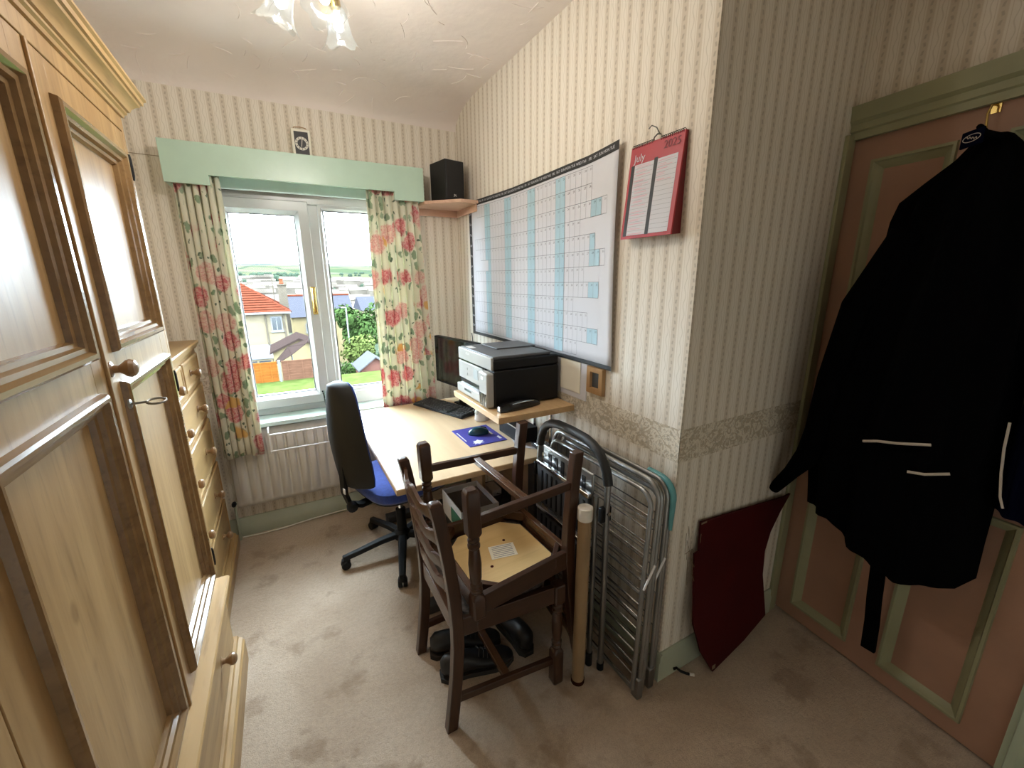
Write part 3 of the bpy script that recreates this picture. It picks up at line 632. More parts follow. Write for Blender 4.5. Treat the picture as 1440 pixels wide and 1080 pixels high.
# ================================================================== CEILING LIGHT
LX, LY = .175, 1.46
cl = thing('ceiling_light', 'brass ceiling light with frilled glass flower shades', 'ceiling light', (LX, LY, 2.505))
MB().lathe([(.055, 0), (.055, -.008), (.045, -.020), (.018, -.028), (.012, -.05), (.014, -.07), (.022, -.085), (.026, -.105), (.020, -.125), (.008, -.14), (.001, -.146)], (LX, LY, 2.505), (0, 0, 1), 24).build('ceiling_rose', 'brass', cl)
def shade_at(tip, dirv, open_):
    d = Vector(dirv).normalized(); u = d.orthogonal().normalized(); w = d.cross(u); c = Vector(tip); n = 36
    prof_ = [(.016, -.005, 0), (.024, .004, 0), (.031, .02, 0), (.033, .045, .03), (.036, .065, .09), (.046, .085, .20), (.058, .097, .30)]
    rings = []
    for r, h, fr_ in prof_:
        rings.append([c + d * (h + .022 * fr_ * math.cos(6 * 2 * math.pi * k / n)) + (u * math.cos(2 * math.pi * k / n) + w * math.sin(2 * math.pi * k / n)) * (r * (1 + .35 * fr_ * math.cos(6 * 2 * math.pi * k / n))) for k in range(n)])
    o = MB().loft(rings, cap=False).build('glass_shade', 'shade_glass', cl, smooth=80, recalc=False)
    b = MB().sphere(c + d * .045, .014, 12, 8).build('bulb', 'bulb', cl)
    MB().lathe([(.010, -.03), (.017, -.022), (.018, -.002), (.012, .006)], c, d, 14).build('lamp_holder', 'brass', cl)
    ld = bpy.data.lights.new('bulb_light', 'POINT'); ld.energy = LAMP_W; ld.shadow_soft_size = .02; ld.color = (1.0, .94, .85)
    lo = bpy.data.objects.new('bulb_light', ld); COL.objects.link(lo); lo.parent = cl; lo.location = c + d * .19 - Vector(cl.location)
LAMP_W = 1.2
for tip, dv in (((.115, 1.50, 2.285), (-.25, .34, -.80)), ((.225, 1.54, 2.315), (-.12, -.62, -.75)), ((.262, 1.61, 2.315), (.16, .35, -.9)), ((.155, 1.37, 2.33), (-.2, -.6, -.7))):
    m_ = (Vector(tip) + Vector((LX, LY, 2.41))) / 2 + Vector((0, 0, .02))
    MB().tube([(LX, LY, 2.405), m_, Vector(tip) - Vector(dv).normalized() * .02], .0055, 8).build('arm', 'brass', cl)
    shade_at(tip, dv, 1)
# ================================================================== CORNER SHELF AND SPEAKER
cs = thing('corner_shelf', 'small pinkish pine corner shelf under the speaker', 'shelf', (1.09, 2.74, 1.93))
MB().prism([(1.098, 2.748, 1.925), (1.098, 2.40, 1.925), (.98, 2.40, 1.925), (.815, 2.56, 1.925), (.80, 2.748, 1.925)], (0, 0, .018)).build('board', 'pinkish_pine', cs, .003)
MB().box(.83, 1.098, 2.728, 2.748, 1.885, 1.925).build('batten', 'pinkish_pine', cs, .002)
MB().box(1.08, 1.098, 2.42, 2.72, 1.885, 1.925).build('batten', 'pinkish_pine', cs, .002)
sp = thing('speaker', 'black bookshelf loudspeaker standing on the corner shelf', 'speaker', (.965, 2.58, 1.943), (0, 0, R(12)))
MB().box(-.062, .062, -.085, .085, .004, .222).build('cabinet', 'shell_black', sp, .004, local=True)
MB().box(-.060, .060, -.096, -.084, .008, .218).build('grille', 'black_matt', sp, .004, local=True)
MB().text('JBL', (-.005, -.0966, .030), (1, 0, 0), (0, 0, 1), .016).build('logo', 'white_paint', sp, local=True, smooth=0)
for x in (-.045, .045):
    for y in (-.065, .065): MB().lathe([(.007, 0), (.007, .004)], (x, y, 0), (0, 0, 1), 10).build('foot', 'black_matt', sp, local=True)
# ================================================================== WALL PLANNER
wp = thing('wall_planner', 'large white wall planner for the year with blue weekend columns', 'wall planner', (1.085, 1.86, 1.15))
CYa, CYb, CZa, CZb = 2.545, 1.205, 1.150, 1.952      # left(far) to right(near)
def CP(u, v, off=0.0):
    """u 0..1 far to near, v 0..1 bottom to top, on the slightly buckled sheet"""
    y = CYa + (CYb - CYa) * u; z = CZa + (CZb - CZa) * v
    curl = .020 * max(0, (u - .72) / .28) ** 2 * (.5 + .5 * v) + .006 * math.sin(5.2 * u + 1.0) * v
    y += -.012 * max(0, u - .8) * (1 - v) * 5 * .5 + .018 * max(0, u - .8) * 5 * math.sin(v * math.pi) * .5
    return (XR - .006 - abs(curl) - off, y, z - .012 * math.sin(math.pi * u) * (v) )
N_ = 44
us = [i / N_ for i in range(N_ + 1)]; vv_ = [i / 14 for i in range(15)]
MB().grid(lambda u, v: CP(u, v), us, vv_).build('sheet', 'paper', wp, recalc=False, solid=.0008, smooth=80)
HU, HV = .030, .963     # left month band, top day band
def strip(g, u0, u1, v0, v1, off, n=None):
    n = n or max(1, int((u1 - u0) * N_) + 1); g.grid(lambda u, v: CP(u, v, off), [u0 + (u1 - u0) * i / n for i in range(n + 1)], [v0 + (v1 - v0) * j / 4 for j in range(5)] if v1 - v0 > .2 else [v0, v1])
g = MB(); strip(g, 0, 1, HV, 1, .0012); strip(g, 0, HU, 0, HV, .0012); strip(g, 0, 1, 0, .022, .0012); g.build('header_band', 'chart_black', wp, recalc=False)
START = [2, 5, 5, 1, 3, 6, 1, 4, 0, 2, 5, 0]; LEN = [31, 28, 31, 30, 31, 30, 31, 31, 30, 31, 30, 31]
GU0, GU1, GV0, GV1 = .040, .985, .035, .950; cw = (GU1 - GU0) / 37; rh = (GV1 - GV0) / 12
gl = MB(); gb = MB(); gt = MB(); gn = MB(); gm = MB()
def ctext(g, s, u, v, size, off):
    c = Vector(CP(u, v, off)); ax = (Vector(CP(u + .004, v, off)) - Vector(CP(u - .004, v, off))).normalized(); ay = (Vector(CP(u, v + .004, off)) - Vector(CP(u, v - .004, off))).normalized()
    g.text(s, c, ax, ay, size)
for r_ in range(12):
    v1 = GV1 - r_ * rh; v0 = v1 - rh; a = START[r_]; b = a + LEN[r_]
    strip(gl, GU0 + a * cw, GU0 + b * cw, v1 - .0011, v1 + .0011, .0014); strip(gl, GU0 + a * cw, GU0 + b * cw, v0 - .0011, v0 + .0011, .0014)
    for c_ in range(a, b + 1): strip(gl, GU0 + c_ * cw - .00045, GU0 + c_ * cw + .00045, v0, v1, .0014, 1)
    for c_ in range(a, b):
        if c_ % 7 >= 5: gb = MB(); strip(gb, GU0 + c_ * cw, GU0 + (c_ + 1) * cw, v0, v1, .0009, 1); gb.build('weekend_cell', 'cell_blue', wp, recalc=False)
        ctext(gn, str(c_ - a + 1), GU0 + (c_ + .72) * cw, v1 - .014, .012, .0016)
    ctext(gm, MONTHS[r_], HU / 2 + .001, (v0 + v1) / 2, .021, .0018)
for c_ in range(37): ctext(gt, DAYS[c_ % 7], GU0 + (c_ + .5) * cw, .981, .0145, .0018)
gl.build('grid_lines', 'line_grey', wp, recalc=False); gn.build('date_numbers', 'ink_soft', wp, recalc=False, smooth=0)
gm.build('month_names', 'paper', wp, recalc=False, smooth=0); gt.build('day_names', 'paper', wp, recalc=False, smooth=0)
# ================================================================== JULY CALENDAR
ca = thing('calendar', 'red July 2025 calendar hanging on the wall by a hook', 'calendar', (1.08, 1.05, 1.62))
ky0, ky1, kz0, kz1 = 1.155, .940, 1.625, 1.912
def KP(u, v, off=0.0): return (XR - .008 - .030 * (1 - v) - off, ky0 + (ky1 - ky0) * u, kz0 + (kz1 - kz0) * v)
def kq(g, u0, u1, v0, v1, off): return g.add([KP(u0, v0, off), KP(u1, v0, off), KP(u1, v1, off), KP(u0, v1, off)], [(0, 1, 2, 3)])
def kslab(g, u0, u1, v0, v1, o0, o1): return g.loft([[KP(u0, v0, o), KP(u1, v0, o), KP(u1, v1, o), KP(u0, v1, o)] for o in (o0, o1)])
kslab(MB(), 0, 1, 0, 1, -.0, .006).build('front_leaf', 'cal_red', ca)
g = MB(); g.add([(XR - .002, ky0, kz0 + .004), (XR - .002, ky1, kz0 + .004), (XR - .002, ky1, kz1), (XR - .002, ky0, kz1), KP(0, 0), KP(1, 0), KP(1, 1), KP(0, 1)], [(0, 1, 2, 3), (4, 5, 6, 7), (0, 1, 5, 4), (1, 2, 6, 5), (2, 3, 7, 6), (3, 0, 4, 7)])
g.build('back_cover', 'cal_red_dark', ca)
g = MB(); kq(g, .12, .50, .035, .80, .0066); kq(g, .57, .93, .035, .80, .0066); g.build('date_page', 'paper', ca, recalc=False)
g = MB(); kq(g, .045, .115, .03, .80, .0066); kq(g, .50, .57, .03, .82, .0067); g.build('date_column', 'chart_black', ca, recalc=False)
g = MB(); gr_ = MB(); rn = random.Random(2)
for c0, c1, hv in ((.13, .49, 1), (.58, .92, 0)):
    for i in range(16):
        v = .80 - .765 * (i + 1) / 16; kq(g, c0, c1, v, v + .0025, .0070)
        if hv or i < 5:
            for q in range(2):
                w0 = c0 + rn.uniform(.0, .05); w1 = c0 + rn.uniform(.15, .33); vv = v + rn.uniform(.008, .035); kq(gr_, w0, w1, vv, vv + .005, .0072)
g.build('ruled_lines', 'line_grey', ca, recalc=False); gr_.build('pen_notes', 'red_pen', ca, recalc=False)
AX = (Vector(KP(1, .5)) - Vector(KP(0, .5))).normalized(); AY = (Vector(KP(0, 1)) - Vector(KP(0, 0))).normalized()
MB().text('July', KP(.20, .865, .0072), AX, AY, .033).build('month_name', 'paper', ca, recalc=False, smooth=0)
MB().text('2025', KP(.80, .915, .0072), AX, AY, .033).build('year_number', 'cal_red_dark', ca, recalc=False, smooth=0)
for i in range(30):
    u = .03 + .94 * i / 29
    if .44 < u < .56: continue
    c = Vector(KP(u, 1.0, .003)); g = MB().tube([c + Vector((.006 * math.cos(t), 0, .006 * math.sin(t))) for t in [2 * math.pi * k / 8 for k in range(8)]], .0011, 4, closed=True); g.build('binding_ring', 'black_plastic', ca)
hk = MB().tube([(XR, 1.048, 1.930), (XR - .014, 1.048, 1.928), (XR - .022, 1.052, 1.918), (XR - .020, 1.058, 1.910)], .0022, 8)
hk.tube([(XR - .004, 1.048, 1.929), (XR - .012, 1.055, 1.948), (XR - .022, 1.066, 1.955), (XR - .03, 1.07, 1.945)], .0018, 6)
tag(hk.build('wall_hook', 'steel_dull'), 'small dark metal hook above the red calendar', 'hook')
# papers and frame on the wall under the planner
wpaper = thing('pinned_paper', 'white printed papers pinned to the wall under the planner', 'paper', (1.09, 1.46, 1.0))
MB().box(XR - .004, XR - .0015, 1.36, 1.57, .985, 1.146).build('sheet', 'paper', wpaper)
MB().box(XR - .007, XR - .0045, 1.40, 1.545, 1.01, 1.147).build('sheet', 'cream_paper', wpaper)
pf = thing('framed_picture', 'small wooden framed picture hanging under the planner corner', 'picture', (1.09, 1.29, 1.04))
g = MB(); ring(g, [[(XR - .001, 1.245, 1.035), (XR - .001, 1.345, 1.035), (XR - .001, 1.345, 1.147), (XR - .001, 1.245, 1.147)], [(XR - .018, 1.247, 1.037), (XR - .018, 1.343, 1.037), (XR - .018, 1.343, 1.145), (XR - .018, 1.247, 1.145)], [(XR - .018, 1.268, 1.058), (XR - .018, 1.322, 1.058), (XR - .018, 1.322, 1.126), (XR - .018, 1.268, 1.126)], [(XR - .006, 1.272, 1.062), (XR - .006, 1.318, 1.062), (XR - .006, 1.318, 1.122), (XR - .006, 1.272, 1.122)]])
g.build('frame', 'frame_wood', pf, smooth=20); bx('picture', 'dark_grey', XR - .008, XR - .004, 1.270, 1.320, 1.060, 1.124, pf)
# ================================================================== DESK
dk = thing('desk', 'light beech laminate office desk against the right wall', 'desk', (.68, 2.03, 0))
MB().box(.300, 1.080, 1.480, 2.590, .694, .720).build('desktop', 'beech', dk, .003)
MB().box(.299, 1.0805, 1.4792, 2.5908, .6975, .7165).build('edge_band', 'beech_edge', dk)
for y in (1.62, 2.46):
    MB().box(.98, 1.03, y - .03, y + .03, .05, .693).build('leg', 'dark_grey', dk, .004)
    MB().box(.42, 1.07, y - .03, y + .03, .004, .05).build('foot', 'dark_grey', dk, .006)
MB().box(1.03, 1.045, 1.60, 2.48, .30, .693).build('modesty_panel', 'beech_edge', dk)
bx('end_panel', 'beech_edge', .86, .878, 1.94, 2.10, .004, .693, dk)
# clutter under the desk
pc = thing('computer_tower', 'dark computer tower standing under the desk', 'computer', (.76, 1.76, 0))
bx('case', 'black_plastic', .64, .85, 1.66, 1.93, .0, .33, pc, .004); bx('front_bezel', 'dark_grey', .632, .6405, 1.665, 1.925, .005, .325, pc, .002)
tb = thing('carton', 'white carton with green print on top of the computer tower', 'box', (.72, 1.74, .33))
g = MB().box(.610, .614, 1.625, 1.885, .331, .455).box(.80, .804, 1.625, 1.885, .331, .455).box(.614, .80, 1.625, 1.629, .331, .455).box(.614, .80, 1.881, 1.885, .331, .455).box(.614, .80, 1.629, 1.881, .331, .335)
g.build('tray', 'box_white', tb); bx('printed_panel', 'box_green', .6085, .6102, 1.63, 1.76, .345, .42, tb); bx('contents', 'box_brown', .616, .798, 1.631, 1.879, .336, .425, tb)
ad = thing('power_adapter', 'white power adapter with lead on a magazine pile under the desk', 'adapter', (.95, 2.0, .30))
bx('body', 'white_plastic', .915, .975, 1.93, 2.04, .302, .340, ad, .006); MB().tube([(.945, 1.93, .32), (.95, 1.88, .335), (.93, 1.85, .31), (.90, 1.90, .303)], .003, 6).build('lead', 'black_plastic', ad)
for i, (m_, lb_) in enumerate((('box_brown', 'thick brown folder at the bottom of the pile under the desk'), ('cream_paper', 'cream paper ream in the pile under the desk'), ('dark_grey', 'dark grey binder below the power adapter'))):
    t_ = thing('document_folder', lb_, 'folder', (.95, 1.99, .1 * i), group='document pile under the desk')
    bx('cover', m_, .885 + .004 * i, 1.02, 1.865 + .005 * i, 2.12, .1 * i, .1 * i + .099, t_, .003); bx('page_block', 'paper', .8835 + .004 * i, .886 + .004 * i, 1.875, 2.11, .1 * i + .012, .1 * i + .088, t_)
# ================================================================== OFFICE CHAIR (faces the desk)
oc = thing('office_chair', 'blue fabric swivel office chair with black plastic back', 'office chair', (.447, 2.143, 0), (0, 0, R(16)))
def L(g, n, m, p=None, **k): return g.build(n, m, p or oc, local=True, **k)
L(MB().lathe([(.035, .07), (.045, .08), (.045, .115), (.03, .13)], seg=20), 'hub', 'black_plastic')
L(MB().tube([(0, 0, .12), (0, 0, .26)], .027, 16), 'column_cover', 'black_plastic'); L(MB().tube([(0, 0, .26), (0, 0, .385)], .014, 14), 'gas_lift', 'chrome')
for i in range(5):
    a = R(167 + 72 * i); c_, s_ = math.cos(a), math.sin(a)
    def q(r, w, z): return [(r * c_ - w_ * s_, r * s_ + w_ * c_, z_) for w_, z_ in ((-w, z - .024), (w, z - .024), (w * .75, z), (-w * .75, z))]
    lg = L(MB().loft([q(.02, .026, .118), q(.12, .024, .110), q(.24, .020, .088), (q(.325, .017, .075))]), 'leg', 'black_plastic', bevel=.004)
    cx, cy = .312 * c_, .312 * s_
    cs_ = MB()
    for sd in (-.013, .013):
        cs_.lathe([(.001, -.010), (.020, -.010), (.024, -.006), (.024, .006), (.020, .010), (.001, .010)], (cx - sd * s_, cy + sd * c_, .0245), (-s_, c_, 0), 18)
    ct = L(cs_, 'caster', 'black_plastic', lg)
    L(MB().lathe([(.012, .035), (.024, .040), (.020, .056), (.008, .06)], (cx, cy, 0)), 'caster_hood', 'black_plastic', lg)
def sup(a, b, n=28, e=.55, z=0, cx=0, cy=0):
    out = []
    for k_ in range(n):
        t = 2 * math.pi * k_ / n; c_, s_ = math.cos(t), math.sin(t)
        out.append((cx + a * math.copysign(abs(c_) ** e, c_), cy + b * math.copysign(abs(s_) ** e, s_), z))
    return out
L(MB().loft([sup(.17, .16, z=.398, cx=.02), sup(.215, .21, z=.405, cx=.02), sup(.225, .222, z=.418, cx=.02)]), 'seat_shell', 'black_plastic', smooth=60)
L(MB().loft([sup(.222, .22, z=.418, cx=.02), sup(.238, .236, z=.440, cx=.02), sup(.236, .234, z=.478, cx=.02), sup(.205, .20, z=.494, cx=.02), sup(.10, .10, z=.492, cx=.02), sup(.01, .01, z=.490, cx=.02)]), 'seat_cushion', 'blue_fabric', smooth=60)
L(MB().box(-.16, .07, -.06, .06, .365, .405), 'mechanism', 'black_plastic', bevel=.012)
L(MB().tube([(.02, .05, .385), (.03, .20, .372)], .006, 8).tube([(.03, .20, .372), (.03, .25, .368)], .012, 8), 'height_lever', 'black_plastic')
L(MB().tube([(-.10, 0, .385), (-.22, 0, .375), (-.275, 0, .40), (-.295, 0, .47), (-.292, 0, .62)], .020, 8, sq=((-.5, -1.3), (.5, -1.3), (.5, 1.3), (-.5, 1.3))), 'back_bar', 'black_plastic', bevel=.003)
L(MB().lathe([(.012, 0), (.026, .005), (.028, .02), (.024, .036), (.008, .04)], (-.275, -.02, .405), (-.2, -1, -.2), 12), 'back_knob', 'black_plastic')
L(MB().obox((-.305, -.026, .49), (.002, 0, 0), (0, .010, 0), (0, 0, .014)), 'sticker', 'white_plastic')
def bk(w, z, x, th0, th1, n=24):
    """a horizontal slice of the backrest: curved slab"""
    out = []; m_ = n // 2
    for k_ in range(m_): 
        t = -1 + 2 * k_ / (m_ - 1); out.append((x - th0 * (1 - abs(t) ** 4) + .035 * t * t, t * w, z))
    for k_ in range(m_):
        t = 1 - 2 * k_ / (m_ - 1); out.append((x + th1 * (1 - abs(t) ** 4) + .035 * t * t, t * w * .99, z))
    return out
prof_b = [(.06, .505), (.135, .512), (.178, .535), (.198, .58), (.205, .65), (.200, .73), (.182, .82), (.155, .91), (.122, .98), (.088, 1.018), (.04, 1.033)]
def bxo(z): return -.252 - .020 * math.sin((z - .5) / .5 * math.pi) - .030 * max(0, (z - .6) / .43) ** 1.3
L(MB().loft([bk(w, z, bxo(z), .036 if i not in (0, 10) else .02, .004) for i, (w, z) in enumerate(prof_b)]), 'back_shell', 'shell_black', smooth=60)
L(MB().loft([bk(w * .985, z, bxo(z) + .008, .004, .040 if i not in (0, 10) else .02) for i, (w, z) in enumerate(prof_b)]), 'back_cushion', 'blue_fabric', smooth=60)
# ================================================================== DESK ITEMS
rs = thing('printer_stand', 'wooden riser shelf on metal posts carrying the printer', 'riser shelf', (.90, 1.67, .72))
MB().box(.711, 1.086, 1.425, 1.925, .928, .955).build('board', 'riser_wood', rs, .002)
for x, y in ((1.045, 1.545), (1.045, 1.685), (.968, 1.895), (1.05, 1.895)):
    p_ = MB().tube([(x, y, .722), (x, y, .928)], .010, 14).build('post', 'chrome', rs); MB().lathe([(.017, 0), (.017, .004), (.011, .007)], (x, y, .720), (0, 0, 1), 14).build('foot', 'chrome', p_)
pr_ = thing('printer', 'black ink tank printer with grey control front on the riser', 'printer', (.90, 1.74, .955))
ax0, ax1, ay0, ay1 = .740, 1.078, 1.540, 1.920; Z = .955
MB().box(ax0 + .012, ax1, ay0, ay1, Z + .004, Z + .165).build('body', 'black_plastic', pr_, .006)
MB().box(ax0 + .008, ax1, ay0 + .002, ay1 - .002, Z + .166, Z + .212).build('scanner_unit', 'black_plastic', pr_, .008)
MB().prism([(ax0 + .01, ay0 + .01, Z + .2122), (ax1 - .04, ay0 + .01, Z + .2122), (ax1 - .04, ay1 - .01, Z + .2122), (ax0 + .01, ay1 - .01, Z + .2122)], (0, 0, .014)).build('lid', 'printer_top', pr_, .004)
MB().box(ax0 + .11, ax1 - .02, ay0 + .17, ay1 - .03, Z + .226, Z + .232).build('document_feeder', 'printer_top', pr_, .003)
MB().box(ax0 + .02, ax0 + .05, ay1 - .11, ay1 - .05, Z + .2262, Z + .2268).build('sticker', 'white_plastic', pr_)
MB().box(ax0, ax0 + .012, ay0 + .006, ay1 - .004, Z + .168, Z + .222).build('scanner_front', 'printer_light', pr_, .003)
MB().box(ax0 - .0, ax0 + .013, ay0 + .095, ay1 - .004, Z + .075, Z + .160).build('control_panel', 'printer_light', pr_, .003)
MB().box(ax0 - .0015, ax0 + .001, ay0 + .145, ay0 + .195, Z + .098, Z + .145).build('screen', 'screen_grey', pr_)
for y, z in ((.27, .105), (.27, .130), (.125, .11), (.125, .135)): MB().lathe([(.006, 0), (.006, .0015), (.001, .002)], (ax0, ay0 + y, Z + z), (-1, 0, 0), 12).build('button', 'printer_grey', pr_)
MB().box(ax0 + .004, ax0 + .013, ay0 + .095, ay1 - .02, Z + .045, Z + .074).build('output_slot', 'black_gloss', pr_)
MB().box(ax0 - .012, ax0 + .013, ay0 + .098, ay1 - .004, Z + .006, Z + .046).build('paper_tray', 'printer_light', pr_, .003)
MB().box(ax0 - .0135, ax0 - .011, ay0 + .20, ay0 + .28, Z + .026, Z + .036).build('tray_grip', 'black_gloss', pr_)
it = MB().box(ax0 - .022, ax0 + .013, ay0 + .004, ay0 + .092, Z + .006, Z + .158).build('ink_tank', 'printer_light', pr_, .008)
for i in range(4): MB().box(ax0 - .0235, ax0 - .021, ay0 + .014 + .019 * i, ay0 + .026 + .019 * i, Z + .012, Z + .066).build('ink_window', 'black_gloss', it)
MB().box(ax0 - .0232, ax0 - .0215, ay0 + .04, ay0 + .065, Z + .125, Z + .138).build('badge', 'white_paint', it)
MB().text('EPSON', (ax0 - .0006, ay0 + .26, Z + .203), (0, -1, 0), (0, 0, 1), .014).build('logo', 'white_paint', pr_, smooth=0)
MB().box(ax0 - .0004, ax0 + .004, ay0 + .09, ay1 - .04, Z + .162, Z + .169).build('scanner_gap', 'black_gloss', pr_)
g = MB().loft([[(x, 1.492 + o * w - (x - .75) * -.12, .956 + h) for o, h in ((-1, .0), (1, 0), (1.0, hh * .6), (.6, hh), (-.6, hh), (-1, hh * .6))] for x, w, hh in ((.745, .014, .022), (.765, .022, .034), (.83, .026, .038), (.90, .024, .034), (.945, .016, .024), (.96, .008, .012))])
stp = thing('stapler', 'black stapler lying beside the printer on the riser', 'stapler', (.85, 1.49, .955))
g.build('body', 'black_gloss', stp, smooth=50); MB().tube([(.80, 1.472, .987), (.86, 1.476, .991), (.91, 1.484, .987)], .0022, 6).build('trim_strip', 'chrome', stp); MB().box(.742, .750, 1.478, 1.498, .962, .982).build('nose', 'chrome', stp, .002)
# keyboard
kb = thing('keyboard', 'black computer keyboard on the desk', 'keyboard', (.81, 2.36, .72), (0, 0, R(-68.5)))
g = MB(); 
MB().loft([[(-.225, -.072, .002), (.225, -.072, .002), (.225, .072, .002), (-.225, .072, .002)], [(-.225, -.072, .012), (.225, -.072, .012), (.225, .072, .022), (-.225, .072, .022)]]).build('case', 'black_plastic', kb, .004, local=True)
kg = MB()
for r_ in range(6):
    y = -.055 + .0205 * r_ + (.006 if r_ == 5 else 0); zz = .012 + .01 * (y + .072) / .144
    for c_ in range(21):
        x = -.208 + .0205 * c_
        if c_ in (15,) or c_ == 19 and r_ == 5: continue
        if r_ == 0 and 4 <= c_ <= 8: continue
        kg.loft([[(x + sx * w, y + sy * w, zz + h) for sx, sy in ((-1, -1), (1, -1), (1, 1), (-1, 1))] for w, h in ((.0090, 0), (.0070, .007))])
y = -.055; kg.loft([[(-.085 + sx * w, y + sy * h_, .0132 + h) for sx, sy in ((-1, -1), (1, -1), (1, 1), (-1, 1))] for w, h_, h in ((.05, .009, 0), (.048, .007, .007))])
kg.build('keys', 'dark_grey', kb, local=True, smooth=0)
mm = thing('mouse_mat', 'blue mouse mat with white print on the desk', 'mouse mat', (.808, 1.853, .72))
MB().box(.708, .908, 1.727, 1.978, .7202, .7228).build('pad', 'mat_blue', mm, .001)
g = MB()
blob = [(.740, 1.745), (.755, 1.752), (.765, 1.740), (.778, 1.752), (.795, 1.75), (.785, 1.765), (.80, 1.775), (.783, 1.782), (.775, 1.797), (.762, 1.785), (.748, 1.79), (.752, 1.772), (.738, 1.765), (.748, 1.757)]
g.add([(x, y, .7232) for x, y in blob], [tuple(range(len(blob)))])
g.add([(.716, 1.80, .7232), (.722, 1.80, .7232), (.722, 1.93, .7232), (.716, 1.93, .7232)], [(0, 1, 2, 3)])
g.add([(.868, 1.83, .7232), (.880, 1.83, .7232), (.880, 1.93, .7232), (.868, 1.93, .7232)], [(0, 1, 2, 3)]); g.add([(.88, 1.755, .7232), (.893, 1.755, .7232), (.893, 1.80, .7232), (.88, 1.79, .7232)], [(0, 1, 2, 3)])
g.build('printed_logo', 'print_white', mm, smooth=0)
ms = thing('mouse', 'glossy dark teal computer mouse on the blue mat', 'mouse', (.815, 1.87, .7228), (0, 0, R(-12)))
MB().sphere((0, 0, .004), (.055, .033, .034), 20, 12).build('shell', 'mouse_teal', ms, local=True); 
for v in ms.children[0].data.vertices: v.co.z = max(v.co.z, 0)
MB().tube([(.012, 0, .036), (.040, 0, .028)], .004, 8).build('scroll_wheel', 'black_gloss', ms, local=True)
mo = thing('monitor', 'black flat computer monitor behind the printer facing the chair', 'monitor', (.88, 2.22, .72))
MA, MBt = Vector((.834, 2.575, 0)), Vector((.925, 2.120, 0)); dm = (MBt - MA).normalized(); nm = Vector((dm.y, -dm.x, 0)); mc = (MA + MBt) / 2; hw = (MBt - MA).length / 2
MB().obox(mc + Vector((0, 0, 1.003)) - nm * .018, dm * hw, Vector((0, 0, .148)), nm * .018).build('housing', 'black_plastic', mo, .004)
MB().obox(mc + Vector((0, 0, 1.006)) + nm * .0005, dm * (hw - .008), Vector((0, 0, .136)), nm * .0008).build('screen', 'black_gloss', mo)
MB().obox(mc + Vector((0, 0, .85)) - nm * .052, dm * .03, nm * .012, Vector((0, 0, .12))).build('neck', 'black_plastic', mo, .004)
MB().obox(mc + Vector((0, 0, .727)) - nm * .115, dm * .10, nm * .07, Vector((0, 0, .006))).build('base', 'black_plastic', mo, .004)
g = MB().loft([[(.925 + a * math.cos(t), 2.065 + b * math.sin(t), z) for t in [2 * math.pi * k_ / 22 for k_ in range(22)]] for a, b, z in ((.040, .034, .721), (.044, .038, .728), (.040, .036, .77), (.034, .030, .815), (.028, .026, .825))])
wc = thing('desk_speaker', 'small white rounded computer speaker under the riser', 'speaker', (.925, 2.065, .72)); g.build('body', 'white_plastic', wc, smooth=60)
MB().lathe([(.014, 0), (.016, .002), (.012, .004), (.001, .003)], (.888, 2.053, .775), (-1, -.35, .15), 14).build('speaker_cone', 'printer_grey', wc)
rt = thing('router_box', 'black electronic box lying on the desk beneath the riser', 'electronic box', (.99, 1.72, .722))
MB().box(.930, 1.030, 1.640, 1.860, .7217, .795).build('case', 'black_plastic', rt, .003); MB().box(.928, .932, 1.645, 1.855, .790, .7945).build('front_trim', 'printer_grey', rt)
wl = tag(MB().prism([(.905, 1.62, .7203), (.99, 1.54, .7203), (1.05, 1.66, .7203), (.96, 1.84, .7203)], (0, 0, .0012)).build('paper_sheet', 'paper'), 'white sheet of paper lying under the black electronic box', 'paper')
hb = thing('black_handset', 'black device lying on the desk near the right wall', 'device', (1.02, 1.55, .7215)); MB().box(.965, 1.030, 1.50, 1.60, .7217, .752).build('body', 'black_gloss', hb, .008); MB().box(.985, 1.0, 1.52, 1.58, .752, .7535).build('buttons', 'dark_grey', hb)
wcam = thing('cable_bundle', 'black cable bundle on the desk beneath the planner', 'cable', (1.03, 2.10, .72))
MB().tube([(.995, 2.10, .727), (1.02, 2.06, .733), (1.05, 2.05, .729), (1.06, 2.09, .727), (1.04, 2.14, .733), (1.01, 2.15, .727)], .006, 8).build('cord', 'black_plastic', wcam)
MB().tube([(1.085, 2.55, 1.152), (1.09, 2.552, 1.10), (1.085, 2.545, 1.0), (1.09, 2.55, .76)], .003, 6).build('hanging_lead', 'black_plastic', wcam)
